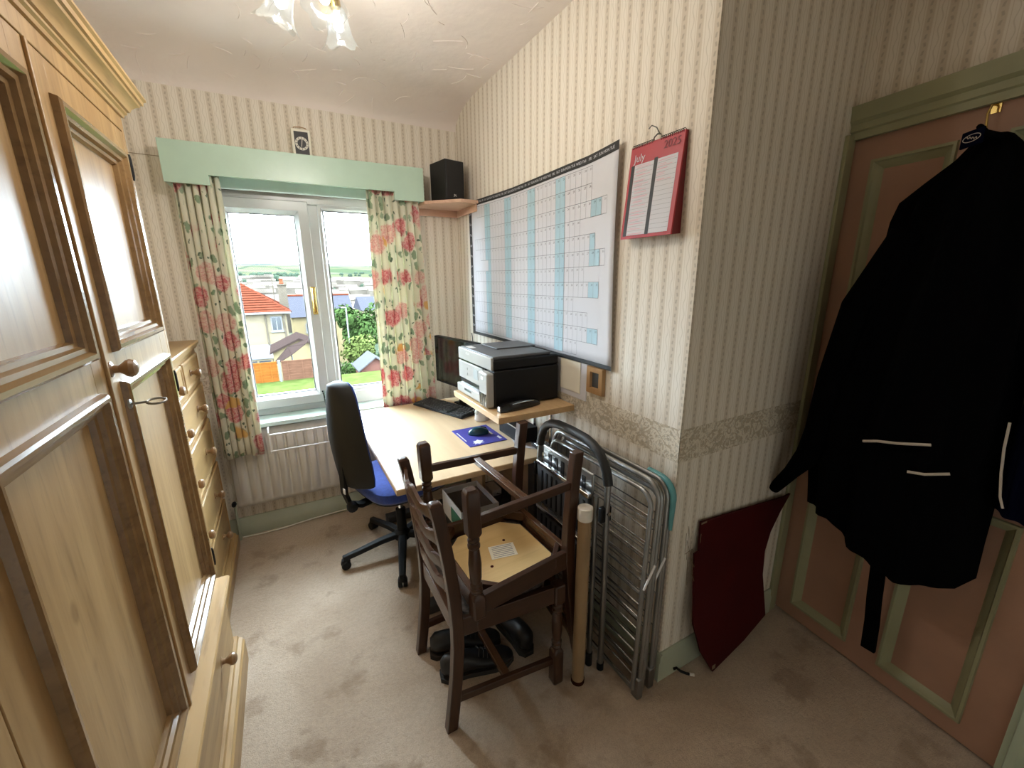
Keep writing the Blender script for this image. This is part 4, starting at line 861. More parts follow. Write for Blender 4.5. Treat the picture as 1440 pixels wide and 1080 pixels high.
# ================================================================== DINING CHAIRS
def dining_chair(label):
    t = thing('dining_chair', label, 'chair', (0, 0, 0), group='dark oak dining chairs stacked together')
    def B(g, n, m, p=None, **k): return g.build(n, m, p or t, local=True, **k)
    SQ = ((-1, -1), (1, -1), (1, 1), (-1, 1))
    for sy in (-1, 1):
        # turned front leg: square top block, turned shaft, square foot block
        x, y = .195, sy * .205
        g = MB()
        rings = []
        def sqr(h, z, n=24):
            out = []
            for k_ in range(n):
                a_ = 2 * math.pi * (k_ + .5) / n; c_, s_ = math.cos(a_), math.sin(a_); q_ = h / max(abs(c_), abs(s_)); q_ = min(q_, h * 1.34); out.append((x + q_ * c_, y + q_ * s_, z))
            return out
        def rnd(r, z, n=24): return [(x + r * math.cos(2 * math.pi * (k_ + .5) / n), y + r * math.sin(2 * math.pi * (k_ + .5) / n), z) for k_ in range(n)]
        rings = [sqr(.014, .0), sqr(.019, .006), sqr(.0215, .014), sqr(.0215, .145), sqr(.016, .156), rnd(.013, .160), rnd(.0185, .166), rnd(.0185, .172), rnd(.014, .177), rnd(.0195, .184), rnd(.0195, .192), rnd(.0145, .198), rnd(.0165, .204), rnd(.0205, .25), rnd(.0185, .30), rnd(.0145, .318), rnd(.019, .324), rnd(.019, .332), rnd(.0145, .337), rnd(.0195, .343), rnd(.0195, .350), rnd(.014, .356), sqr(.017, .361), sqr(.0215, .370), sqr(.0215, .437), sqr(.019, .441)]
        B(g.loft(rings), 'front_leg', 'oak_dark', smooth=30)
        # swept back post, bottom to top
        path = [(-.218, .000), (-.204, .10), (-.190, .22), (-.182, .33), (-.181, .42), (-.186, .52), (-.200, .66), (-.220, .80), (-.231, .862)]
        rings = [[(x_ + a * .019, sy * (.176 + .004 * (z_ / .86)) + b * .0165, z_) for a, b in SQ] for x_, z_ in path]
        rings.append([(-.232 + a * .012, sy * .180 + b * .010, .870) for a, b in SQ])
        B(MB().loft(rings), 'back_post', 'oak_dark', bevel=.003, smooth=30)
        # side rail, side stretcher
        B(MB().loft([[(xa, ya * sy + b * .0105, z_ + c_) for b, c_ in ((-1, -.034), (1, -.034), (1, .034), (-1, .034))] for xa, ya, z_ in ((-.178, .178, .403), (.178, .205, .403))]), 'side_rail', 'oak_dark_x', bevel=.002)
        B(MB().loft([[(xa, ya * sy + b * .009, z_ + c_) for b, c_ in ((-1, -.014), (1, -.014), (1, .014), (-1, .014))] for xa, ya, z_ in ((-.192, .177, .118), (.178, .204, .108))]), 'side_stretcher', 'oak_dark_x', bevel=.002)
    B(MB().box(.184, .206, -.185, .185, .369, .437), 'front_rail', 'oak_dark_y', bevel=.002)
    B(MB().box(-.193, -.171, -.160, .160, .369, .437), 'rear_rail', 'oak_dark_y', bevel=.002)
    B(MB().box(-.018, .010, -.186, .186, .103, .123), 'cross_stretcher', 'oak_dark_y', bevel=.002)
    # wavy ladder-back slats
    for zc in (.545, .635, .725, .815):
        def xs_(z): return -.186 - (z - .50) * .13
        n = 24; top = []; bot = []
        for k_ in range(n + 1):
            y = -.166 + .332 * k_ / n; t_ = k_ / n
            wv_ = .011 * math.cos(4 * math.pi * (t_ - .5)) * (1 if abs(t_ - .5) < .42 else .3)
            top.append((y, zc + .020 + wv_)); bot.append((y, zc - .018 + wv_ * .5))
        rings = []
        for k_ in range(n + 1):
            y = top[k_][0]; bow = -.022 * (1 - (y / .17) ** 2); xx = xs_(zc) + bow
            rings.append([(xx - .006, y, bot[k_][1]), (xx + .006, y, bot[k_][1]), (xx + .008, y, (top[k_][1] + bot[k_][1]) / 2), (xx + .006, y, top[k_][1]), (xx - .006, y, top[k_][1]), (xx - .008, y, (top[k_][1] + bot[k_][1]) / 2)])
        B(MB().loft(rings), 'back_slat', 'oak_dark_y', smooth=50)
    pad = B(MB().loft([sup(.166, .178, z=.425, e=.25, cx=.003), sup(.172, .186, z=.436, e=.25, cx=.003), sup(.170, .184, z=.446, e=.25, cx=.003), sup(.13, .14, z=.4530, e=.3, cx=.003), sup(.01, .01, z=.4545, e=.3, cx=.003)]), 'seat_pad', 'dark_floral', smooth=60)
    a, b, c_ = .158, .172, .062
    octo = [(-a, -b + c_), (-a + c_, -b), (a - c_, -b), (a, -b + c_), (a, b - c_), (a - c_, b), (-a + c_, b), (-a, b - c_)]
    B(MB().prism([(x + .003, y, .419) for x, y in octo], (0, 0, .006)), 'seat_board', 'hardboard', pad, smooth=20)
    for sx in (-1, 1):
        for sy in (-1, 1):
            d_ = Vector((sx, -sy, 0)).normalized(); n_ = Vector((sx, sy, 0)).normalized(); c0 = Vector((.003 + sx * .145, sy * .155, .392))
            B(MB().obox(c0, d_ * .050, n_ * .009, (0, 0, .018)), 'corner_block', 'oak_dark_x', bevel=.002)
    return t
chair1 = dining_chair('dark oak ladder-back dining chair standing upright on the carpet')
chair1.location = (.553, 1.252, 0)
chair2 = copy_tree(chair1); tag(chair2, 'dark oak dining chair stacked upside down with its legs in the air')
chair2.rotation_euler = (0, R(180 - 1.5), R(2)); chair2.location = (.600, 1.228, .921)
lb = MB().obox((-.01, .0, .4183), (.048, .012, 0), (-.010, .036, 0), (0, 0, .0006)); lo = lb.build('paper_label', 'cream_paper', chair2, local=True)
g = MB()
for i in range(7): g.obox((-.01 - .010 * (i - 3) * .3, .0 + .0095 * (i - 3), .4174), (.038, .0095, 0), (-.0003, .0012, 0), (0, 0, .0002))
g.build('label_text', 'line_grey', lo, local=True)
for x, y in ((-.045, .055), (.065, -.055)): MB().lathe([(.006, 0), (.006, -.001)], (x, y, .4188), (0, 0, 1), 12).build('stud', 'board_red', chair2, local=True)
# ================================================================== SHOES UNDER THE CHAIR
def shoe(label, loc, rot, L_=.29, hi=.10):
    t = thing('shoe', label, 'shoe', loc, (0, 0, rot), group='dark shoes under the stacked chairs')
    def sec(x, w, z0, z1, n=14): return [(x, w * math.cos(2 * math.pi * k_ / n), z0 + (z1 - z0) * (.5 + .5 * math.sin(2 * math.pi * k_ / n))) for k_ in range(n)]
    MB().loft([sec(-L_ / 2, .018, .03, hi * .8), sec(-L_ / 2 + .02, .034, .016, hi), sec(-.07, .038, .014, hi), sec(-.03, .038, .014, hi * .92), sec(.02, .042, .014, hi * .68), sec(.07, .046, .014, hi * .55), sec(.11, .042, .014, hi * .48), sec(L_ / 2 - .01, .028, .016, hi * .38), sec(L_ / 2, .012, .02, hi * .3)]).build('upper', 'shoe', t, local=True, smooth=60)
    MB().loft([[(x, w * s_, z) for x, w in ((-L_ / 2 - .003, .02), (-L_ / 2 + .02, .036), (-.04, .036), (.06, .047), (.11, .044), (L_ / 2, .018)) for s_ in (1,)] + [(x, -w, z) for x, w in ((L_ / 2, .018), (.11, .044), (.06, .047), (-.04, .036), (-L_ / 2 + .02, .036), (-L_ / 2 - .003, .02))] for z in (0, .02)]).build('sole', 'shoe_sole', t, local=True)
    g = MB()
    for i in range(4): g.tube([(.0 + .018 * i, -.026, hi * .80 - .010 * i), (.008 + .018 * i, 0, hi * .86 - .010 * i), (.0 + .018 * i, .026, hi * .80 - .010 * i)], .0022, 5)
    g.build('laces', 'shoe_sole', t, local=True)
    return t
shoe('black shoe beside the far back leg of the upright chair', (.505, 1.355, 0), R(-14))
shoe('black shoe with its heel behind the near back leg of the chair', (.510, 1.245, 0), R(-10))
shoe('black shoe under the front edge of the upright chair', (.712, 1.318, 0), R(92), .25, .11)
# ================================================================== CARDBOARD TUBE
ct = thing('cardboard_tube', 'brown cardboard postal tube standing against the chair leg', 'tube', (.825, 1.008, 0))
MB().tube([(.822, 1.008, .012), (.829, 1.010, .70)], .0235, 24).build('tube', 'cardboard', ct); MB().lathe([(.0255, 0), (.0262, .004), (.0262, .045), (.022, .048)], (.829, 1.010, .693), (.01, .003, 1), 24).build('top_cap', 'cap_white', ct)
MB().lathe([(.0255, 0), (.0262, .012), (.0262, .016)], (.822, 1.008, .0), (.01, .003, 1), 24).build('bottom_cap', 'terracotta', ct)
MB().grid(lambda a, z: (.8255 + (z - .35) * .010 + .0240 * math.cos(a), 1.009 + .0240 * math.sin(a), z), [-.9 + .14 * i for i in range(9)], [.26, .36]).build('label', 'cap_white', ct, recalc=False)
# ================================================================== STEP LADDER
ld_ = thing('step_ladder', 'grey folding step ladder with black padded arched handle', 'step ladder', (.93, 1.24, 0))
def hoop(x0, x1, ya, yb, ztop, n=14, r=.11, h=.22):
    pts = [(x0, ya, .012), (x0 + (x1 - x0) * .5, ya, ztop * .4), (x1 - .004, ya, ztop - h)]
    for i in range(1, n):
        a_ = math.pi * i / n; yc = (ya + yb) / 2; hy = (yb - ya) / 2
        e = .62; c_ = -math.cos(a_); s_ = math.sin(a_)
        pts.append((x1, yc + hy * math.copysign(abs(c_) ** e, c_), ztop - h + h * abs(s_) ** e))
    return pts + [(x1 - .004, yb, ztop - h), (x0 + (x1 - x0) * .5, yb, ztop * .4), (x0, yb, .012)]
hp_ = hoop(.932, .928, 1.008, 1.456, .928)
MB().tube(hp_, .0115, 12).build('front_frame', 'steel_dull', ld_)
MB().tube(hp_[3:-3], .0175, 14).build('padded_handle', 'foam_black', ld_)
MB().tube([(.905, 1.045, .03), (.905, 1.045, .745)], .0105, 12).build('rear_leg', 'steel_dull', ld_); MB().tube([(.905, 1.420, .03), (.905, 1.420, .745)], .0105, 12).build('rear_leg', 'steel_dull', ld_)
for y in (1.045, 1.420): MB().tube([(.905, y, 0), (.905, y, .06)], .0135, 12).build('rubber_foot', 'black_plastic', ld_)
for y in (1.008, 1.456): MB().tube([(.9322, y, 0), (.932, y, .03)], .014, 12).build('rubber_foot', 'black_plastic', ld_)
for z0, z1 in ((.10, .30), (.33, .53), (.56, .735)):
    st = MB().box(.882, .894, 1.062, 1.404, z0, z1).build('step', 'dark_grey', ld_, .004)
    MB().box(.878, .898, 1.058, 1.408, z1 - .004, z1 + .014).build('step_edge', 'chrome', st, .003)
    g = MB()
    for i in range(9): g.box(.8785, .8822, 1.08 + .035 * i, 1.088 + .035 * i, z0 + .015, z1 - .02)
    g.build('tread_ribs', 'black_plastic', st)
pl_ = MB().box(.908, .920, 1.07, 1.40, .60, .815).build('top_platform', 'steel_dull', ld_, .006)
for i in range(6): MB().box(.9055, .9085, 1.11 + .045 * i, 1.132 + .045 * i, .68, .79).build('slot', 'black_plastic', pl_, .004)
for y in (1.012, 1.452): MB().box(.896, .944, y - .010, y + .010, .655, .715).build('hinge_bracket', 'black_plastic', ld_, .005)
for y in (.999, 1.465): MB().lathe([(.008, 0), (.008, .005), (.003, .006)], (.925, y, .69), (0, -1 if y < 1.2 else 1, 0), 10).build('rivet', 'chrome', ld_)
# ================================================================== CLOTHES AIRERS
def airer(label, xb, xt, ya, yb, zt, nr, teal, rw=.0085, legs=True):
    t = thing('clothes_airer', label, 'clothes airer', ((xb + xt) / 2, (ya + yb) / 2, 0), group='folded clothes airers against the right wall')
    def X(z): return xb + (xt - xb) * z / zt
    def frame(dx, z0, z1, ya_, yb_, name, r=.06, m='galvanised'):
        pts = [(X(z0) + dx, ya_, z0)]
        for (cy, s0) in ((ya_ + r, math.pi), ):
            for i in range(7): a_ = math.pi - math.pi / 2 * i / 6; pts.append((X(z1) + dx, cy + r * math.cos(a_), z1 - r + r * math.sin(a_)))
        for i in range(7): a_ = math.pi / 2 - math.pi / 2 * i / 6; pts.append((X(z1) + dx, yb_ - r + r * math.cos(a_), z1 - r + r * math.sin(a_)))
        pts.append((X(z0) + dx, yb_, z0)); return MB().tube(pts, rw, 10).build(name, m, t)
    f1 = frame(0, .012, zt, ya, yb, 'outer_frame'); f2 = frame(-.019, .035, zt - .035, ya + .012, yb - .012, 'inner_frame', .05); f3 = frame(.019, .02, zt - .015, ya + .004, yb - .006, 'rear_frame', .05)
    MB().tube([(X(0) , ya, .010), (X(0), yb, .010)], rw, 10).build('foot_bar', 'galvanised', t)
    for i in range(nr):
        z = .045 + (zt - .16) * i / (nr - 1)
        MB().tube([(X(z) - .019, ya + .012, z), (X(z) - .019, yb - .012, z)], .0026, 6).build('rod', 'chrome', t)
        if i % 2: MB().tube([(X(z + .02), ya, z + .02), (X(z + .02), yb, z + .02)], .0026, 6).build('rod', 'galvanised', t)
    MB().box(X(.0) - .016, X(.0) + .012, ya - .012, ya + .022, .0, .09).build('corner_foot', 'steel_dull', t, .005)
    g = MB().tube([(X(.45) - .028, ya - .002, .47), (X(.5) + .004, ya - .012, .56)], .004, 6); g.build('locking_arm', 'white_plastic', t)
    if teal:
        pts = [(X(zt) + .012, ya + .10, zt + .004)] + [(X(zt) + .012, ya + .045 + .058 * math.cos(math.pi / 2 + math.pi / 2 * i / 6), zt - .055 + .058 * math.sin(math.pi / 2 + math.pi / 2 * i / 6)) for i in range(7)] + [(X(zt - .16) + .012, ya - .013, zt - .17)]
        MB().tube(pts, [.011] * 8 + [.007], 12).build('corner_cap', 'teal', t)
    return t
airer('silver folding clothes airer nearest the ladder with thin rods', .978, 1.000, .850, 1.450, .852, 15, False)
airer('folding clothes airer with teal corner cap closest to the wall', 1.046, 1.056, .862, 1.455, .838, 11, True)
# ================================================================== RED BOARD
rb = thing('red_board', 'dark red board with a curved side leaning in the corner', 'board', (1.50, .80, 0))
def BP(x, z, o=0.0): return (x, .788 + .072 * z / .64 - o, z)
ol = [(1.305, .002), (1.50, .05), (1.645, .105), (1.632, .20), (1.618, .30), (1.628, .40), (1.665, .475), (1.73, .545), (1.80, .605), (1.76, .602), (1.50, .622), (1.233, .642), (1.226, .56), (1.224, .532), (1.200, .530), (1.196, .40), (1.195, .25), (1.235, .12)]
MB().loft([[BP(x, z, 0) for x, z in ol], [BP(x, z, .008) for x, z in ol]]).build('panel', 'board_red', rb, smooth=20)
g = MB()
for i in range(3): g.tube([BP(1.205, .53 - .06 * i, .004), BP(1.18, .56 - .05 * i, .012), BP(1.150 + .01 * i, .545 + .05 * i, .006), BP(1.16, .62 - .10 * i, .004)], .0009, 5)
g.build('loose_threads', 'thread', rb)
for (x0, z0), (x1, z1) in (((1.235, .638), (1.262, .634)), ((1.228, .60), (1.228, .545)), ((1.32, .012), (1.30, .03))): MB().obox(BP((x0 + x1) / 2, (z0 + z1) / 2, .0085), ((x1 - x0) / 2 + .001, 0, 0), (0, 0, abs(z1 - z0) / 2 + .0012), (0, .0005, 0)).build('worn_edge', 'thread', rb)
# plug on a lead by the corner baseboard
pg = thing('cable_end', 'short black lead with pale tip by the corner baseboard', 'cable', (1.21, .84, 0))
MB().tube([(1.165, .852, .022), (1.175, .845, .028), (1.19, .838, .012), (1.205, .825, .006), (1.215, .815, .006)], .005, 8).build('lead', 'black_plastic', pg); MB().tube([(1.215, .815, .006), (1.228, .804, .006)], .006, 8).build('tip', 'cap_white', pg)
# ================================================================== COATS ON THE DOOR
hkd = thing('coat_hook', 'brass hook at the top of the pink door', 'hook', WP(.372, 1.95))
MB().tube([WP(.366, 1.955, .003), WP(.364, 1.952, .022), WP(.362, 1.93, .03), WP(.365, 1.90, .030), WP(.372, 1.872, .036), WP(.376, 1.868, .05), WP(.380, 1.880, .058)], .003, 8).build('wire', 'brass', hkd)
MB().obox(WP(.366, 1.950, .0005), DD * .010, (0, 0, .016), NN * .0025).build('plate', 'brass', hkd)
co = thing('coat', 'long black coat hanging from the hook on the door', 'coat', WP(.37, .55, .02))
rowsC = [(1.868, .372, .420, .035), (1.845, .350, .440, .05), (1.815, .333, .458, .065), (1.765, .283, .482, .09), (1.715, .236, .502, .115), (1.66, .226, .522, .13), (1.54, .222, .548, .15), (1.40, .172, .566, .165), (1.25, .150, .572, .17), (1.12, .126, .578, .175), (.98, .118, .582, .18), (.84, .122, .584, .18), (.72, .138, .586, .18)]
def hem(s):
    if s < .27: return .650
    if s < .42: return .650 - .085 * (s - .27) / .15
    if s < .50: return .560
    return .556 + .045 * (s - .50) / .1
rings = []; n = 34
for ri, (z, a, b, D) in enumerate(rowsC + [('h', .148, .590, .18)]):
    out = []
    for k_ in range(n):
        t = k_ / (n - 1); s = a + (b - a) * t
        zz = hem(s) if z == 'h' else (z if z > .8 else z + .3 * (hem(s) - .6))
        fold = .012 * math.sin(t * 23 + ri * .25) * min(1, ri / 5) + .008 * math.sin(t * 41 + ri * .6) * min(1, ri / 5)
        out.append(WP(s, zz, .03 + D * math.sin(math.pi * (.06 + .88 * t)) ** .35 + fold))
    for k_ in range(n):
        t = 1 - k_ / (n - 1); s = a + (b - a) * t
        zz = hem(s) if z == 'h' else (z if z > .8 else z + .3 * (hem(s) - .6)); out.append(WP(s, zz, .012 + .004 * math.sin(t * 9)))
    rings.append(out)
MB().loft(rings).build('body', 'coat_black', co, smooth=70)
sl = [(WP(.30, 1.62, .13), .055), (WP(.22, 1.40, .16), .058), (WP(.185, 1.15, .17), .052), (WP(.172, .95, .18), .046), (WP(.15, .85, .185), .04), (WP(.10, .76, .185), .026), (WP(.055, .69, .175), .023), (WP(.032, .655, .165), .020)]
MB().tube([p for p, r in sl], [r for p, r in sl], 14).build('sleeve', 'coat_black', co, smooth=70)
MB().tube([WP(.40, .66, .12), WP(.395, .56, .115), WP(.402, .40, .105), WP(.410, .30, .10), WP(.414, .19, .095)], .021, 10, sq=((-.35, -1), (.35, -1), (.35, 1), (-.35, 1))).build('belt', 'coat_black', co, bevel=.003)
def cfront(s, z):   # approximate offset of the coat front
    for (z0, a0, b0, D0), (z1, a1, b1, D1) in zip(rowsC, rowsC[1:]):
        if z0 >= z >= z1:
            w = (z0 - z) / (z0 - z1); a, b, D = a0 + (a1 - a0) * w, b0 + (b1 - b0) * w, D0 + (D1 - D0) * w
            t = max(0, min(1, (s - a) / (b - a))); return .03 + D * math.sin(math.pi * (.06 + .88 * t)) ** .35 + .021
    return .2
for pts in ([(.335, .985), (.37, .998), (.42, 1.008), (.488, 1.026)], [(.455, .930), (.49, .935), (.535, .953)]):
    q_ = [WP(s, z, cfront(s, z)) for s, z in pts]; MB().tube(q_, .0042, 8).build('pocket_piping', 'piping', co)
lab = MB().obox(WP(.388, 1.852, .135), DD * .022 + Vector((0, 0, .004)), Vector((0, 0, .020)), NN * .004).build('neck_label', 'coat_navy', co, .002)
el = MB().tube([Vector(WP(.388, 1.852, .1402)) + DD * (.017 * math.cos(t)) + Vector((0, 0, .009 * math.sin(t) + .003 * math.cos(t))) for t in [2 * math.pi * i / 24 for i in range(24)]], .0008, 5, closed=True).build('label_ring', 'piping', lab)
MB().tube([Vector(WP(.388, 1.852, .1402)) + DD * (-.011 + .022 * k_ / 12) + Vector((0, 0, -.004 * (k_ / 12 - .5) + .0035 * math.sin(k_ * 1.9))) for k_ in range(13)], .0009, 5).build('label_mark', 'piping', lab)
MB().tube([WP(.378, 1.872, .05), WP(.384, 1.880, .09), WP(.395, 1.878, .13), WP(.41, 1.86, .13), WP(.43, 1.85, .09)], .007, 8).build('hanging_loop', 'coat_black', co)
ja = thing('jacket', 'dark navy jacket hanging on the door behind the coat', 'jacket', WP(.66, .86, .02))
rings = []
for ri, (z, a, b, D) in enumerate([(1.64, .596, .63, .03), (1.58, .594, .65, .05), (1.48, .594, .68, .07), (1.30, .594, .70, .09), (1.10, .594, .72, .10), (.95, .594, .73, .10), (.855, .594, .735, .10)]):
    out = []
    for k_ in range(20): t = k_ / 19; s = a + (b - a) * t; out.append(WP(s, z, .02 + D * math.sin(math.pi * (.06 + .88 * t)) ** .55 + .008 * math.sin(t * 19 + ri * .4)))
    for k_ in range(20): t = 1 - k_ / 19; s = a + (b - a) * t; out.append(WP(s, z, .012))
    rings.append(out)
MB().loft(rings).build('body', 'coat_navy', ja, smooth=70)
MB().tube([WP(.600, 1.12, .132), WP(.604, 1.05, .134), WP(.612, .98, .134), WP(.622, .915, .132), WP(.632, .885, .130)], .003, 8).build('zip_piping', 'piping', ja)
# ================================================================== OUTSIDE THE WINDOW
lawn = struct(bx('lawn', 'lawn', -25, 25, 3.3, 19.6, -2.75, -2.60))
g = MB()
hy_ = [(19.5, -2.7), (24, -4.2), (30, -5.6), (45, -7.5), (80, -9.5), (140, -11), (200, -9.5), (290, -6.5), (375, -2.5), (520, 4), (700, 13), (950, 26), (1200, 37), (1500, 49), (1800, 57), (2100, 60), (2500, 55)]
rn = random.Random(11)
def hz(x, y, z): return z + (0 if y < 120 else .006 * y * (math.sin(x * .011 + y * .004) + .6 * math.sin(x * .023 - y * .009)) * .35) - (.014 * (x - 60) if y > 900 and x > 60 else 0)
xs_ = [-900 + 50 * i for i in range(45)]
g.grid(lambda x, yz: (x * (.25 + .75 * min(1, yz[0] / 400)), yz[0], hz(x, yz[0], yz[1])), xs_, hy_)
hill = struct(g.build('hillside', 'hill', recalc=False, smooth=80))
def hill_z(x, y):
    for (y0, z0), (y1, z1) in zip(hy_, hy_[1:]):
        if y0 <= y <= y1: w = (y - y0) / (y1 - y0); return hz(x, y, z0 + (z1 - z0) * w)
    return 0
g = MB()
def blob(g, c, r, rn, seg=5):
    g.loft([[(c[0] + r * q * math.cos(2 * math.pi * k_ / seg + h), c[1] + r * q * math.sin(2 * math.pi * k_ / seg + h), c[2] + r * h * 1.1) for k_ in range(seg)] for q, h in ((.7, 0), (1.0, .5), (.75, 1.0), (.2, 1.3))])
for i in range(1300):
    y = rn.choice([rn.uniform(120, 380), rn.uniform(260, 440), rn.uniform(400, 640)]); x = rn.uniform(-.13, .42) * y
    if math.sin(x * .03 + y * .017) + math.sin(y * .05) + rn.uniform(-1, 1) < .3: continue
    blob(g, (x, y, hill_z(x, y) - .5), rn.uniform(1.4, 3.0), rn)
tag(g.build('distant_trees', 'wood_dark', smooth=60), 'dark green woods scattered over the far hillside', 'trees', kind='stuff')
g = MB()
for i in range(220):
    y = rn.uniform(110, 420); x = rn.uniform(-.10, .38) * y; z = hill_z(x, y); w = rn.uniform(3, 7); h = rn.uniform(3.5, 6)
    g.box(x - w, x + w, y - 3, y + 3, z - 1, z + h * .7); g.prism([(x - w, y - 3.2, z + h * .7), (x - w, y + 3.2, z + h * .7), (x - w, y, z + h)], (2 * w, 0, 0))
tag(g.build('distant_houses', 'town', smooth=0), 'tiny pale houses of the town in the valley', 'houses', kind='stuff')
# --- fence across the garden
def fence_panel(x0, x1, m, label):
    t = thing('garden_fence', label, 'fence', ((x0 + x1) / 2, 19.5, -2.6), group='fence panels at the end of the garden')
    nb = 7; h = .80
    for i in range(nb):
        z0 = -2.58 + h * i / nb; MB().obox(((x0 + x1) / 2, 19.5 + .004, z0 + .062), ((x1 - x0) / 2 - .02, 0, 0), (0, -.012, .062), (0, .010, .002)).build('board', m, t)
    for x in (x0 + .25, (x0 + x1) / 2, x1 - .25): MB().box(x - .02, x + .02, 19.47, 19.49, -2.58, -2.58 + h).build('batten', m, t)
    MB().box(x0 + .02, x1 - .02, 19.47, 19.54, -2.58 + h, -2.55 + h).build('capping', m, t)
for i, (a, b, m, lb_) in enumerate(((-3.35, -1.75, 'fence_orange', 'orange timber fence panel behind the left curtain'), (-1.65, -.42, 'fence_orange', 'orange timber fence panel in the middle of the left pane'), (-.30, 1.30, 'fence_brown', 'brown timber fence panel next to the window mullion'))): fence_panel(a, b, m, lb_)
for x, pw_ in ((-1.70, 'left'), (-.36, 'middle'), (1.36, 'right')): tag(MB().box(x - .05, x + .05, 19.45, 19.55, -2.65, -1.70).build('fence_post', 'concrete', None, .01), 'grey concrete fence post, %s one of three' % pw_, 'post', 'concrete fence posts')
# --- nearest house
def house(name, label, x0, x1, y0, y1, ze, zb, zr, wall, roof, hip=None, loc=None):
    t = thing(name, label, 'house', ((x0 + x1) / 2, (y0 + y1) / 2, zb))
    MB().box(x0, x1, y0, y1, zb, ze).build('wall', wall, t)
    ym = (y0 + y1) / 2; o = .35; hp0 = x0 - o if hip is None else x0 + hip; hp1 = x1 + o if hip is None else x1 - hip
    A = [(x0 - o, y0 - o, ze - .05), (x1 + o, y0 - o, ze - .05), (x1 + o, y1 + o, ze - .05), (x0 - o, y1 + o, ze - .05), (hp0, ym, zr), (hp1, ym, zr)]
    g = MB().add(A, [(0, 1, 5, 4), (1, 2, 5), (2, 3, 4, 5), (3, 0, 4), (0, 3, 2, 1)]); rf = g.build('roof', roof, t, smooth=0)
    return t, rf, A
h1, rf1, A = house('house', 'cream rendered house with a red tiled hipped roof', -9.0, .30, 39.0, 47.0, -.95, -8.0, 1.30, 'render_wall', 'roof_tile_dark', 3.2)
# tile courses on the front slope
n_c = 13
for i in range(n_c):
    f0, f1 = i / n_c, (i + 1) / n_c; a0, a1 = Vector(A[0]), Vector(A[4]); b0, b1 = Vector(A[1]), Vector(A[5]); up = Vector((0, -.05, .07))
    L0, L1, R0, R1 = a0.lerp(a1, f0), a0.lerp(a1, f1), b0.lerp(b1, f0), b0.lerp(b1, f1)
    MB().add([L0 + up, R0 + up, R1 + up * .25, L1 + up * .25, L0 + up * .2, R0 + up * .2], [(0, 1, 2, 3), (4, 5, 1, 0)]).build('tile_course', 'roof_tile', rf1, smooth=0)
MB().tube([A[1], A[5]], .10, 8).build('hip_ridge', 'roof_tile', rf1)
bx('gutter', 'trim_out', -9.3, .66, 38.52, 38.66, -1.10, -.96, h1)
def out_window(t, x0, x1, y, z0, z1, wm='trim_out'):
    g = MB(); d = .09
    ring(g, [[(x0 - d, y, z0 - d), (x1 + d, y, z0 - d), (x1 + d, y, z1 + d), (x0 - d, y, z1 + d)], [(x0 - d, y - .06, z0 - d), (x1 + d, y - .06, z0 - d), (x1 + d, y - .06, z1 + d), (x0 - d, y - .06, z1 + d)], [(x0, y - .06, z0), (x1, y - .06, z0), (x1, y - .06, z1), (x0, y - .06, z1)], [(x0, y, z0), (x1, y, z0), (x1, y, z1), (x0, y, z1)]])
    w = g.build('window', wm, t, smooth=0); bx('pane', 'pane_out', x0, x1, y - .03, y - .01, z0, z1, w); bx('glazing_bar', wm, (x0 + x1) / 2 - .03, (x0 + x1) / 2 + .03, y - .055, y - .03, z0, z1, w)
    bx('sill', wm, x0 - .15, x1 + .15, y - .12, y, z0 - .18, z0 - d, w)
out_window(h1, -.78, -.14, 39.0, -2.42, -1.42)
for x in (-1.20, .08): MB().tube([(x, 38.9, -1.05), (x, 38.9, -8)], .055, 8).build('drain_pipe', 'chimney_stone', h1)
pc_ = MB().prism([(-4.2, 37.4, -4.35), (-4.2, 39.0, -3.55), (-4.2, 39.0, -3.65), (-4.2, 37.4, -4.45)], (3.2, 0, 0)).build('porch_roof', 'trim_out', h1); bx('porch_wall', 'render_wall', -4.1, -1.1, 37.5, 39.0, -8, -4.45, h1); 
for i in range(3): bx('porch_window', 'pane_out', -3.9 + .95 * i, -3.1 + .95 * i, 37.46, 37.5, -5.3, -4.6, h1)
g = MB().box(-.07, .64, 43.2, 44.0, -2.0, 1.05).box(-.13, .70, 43.1, 44.1, 1.05, 1.17); chm = g.build('chimney', 'chimney_stone', h1)
MB().lathe([(.17, 0), (.20, .05), (.15, .12), (.14, .36), (.19, .40), (.17, .45)], (.28, 43.6, 1.17), (0, 0, 1), 14).build('chimney_pot', 'terracotta', chm)
MB().tube([(-.42, 43.6, -1.0), (-.42, 43.6, 1.75)], .035, 6).build('aerial_pole', 'chimney_stone', h1)
h2, rf2, A2 = house('house', 'tan house with a grey slate roof beyond the chimney', .85, 6.9, 51, 57, -2.35, -9.0, -.25, 'render_wall_b', 'slate')
out_window(h2, 6.15, 6.75, 51, -4.0, -3.2); out_window(h2, 2.2, 2.9, 51, -4.0, -3.2)
MB().tube([(.5, 54, -.22), (7.25, 54, -.22)], .12, 8).build('ridge', 'roof_tile', rf2)
h3, rf3, A3 = house('house', 'low grey roofed house on the far side of the trees', 12, 20, 74, 82, -3.5, -9, -1.4, 'render_wall', 'slate')
out_window(h3, 14, 15, 74, -5.4, -4.3); out_window(h3, 17, 18, 74, -5.4, -4.3)
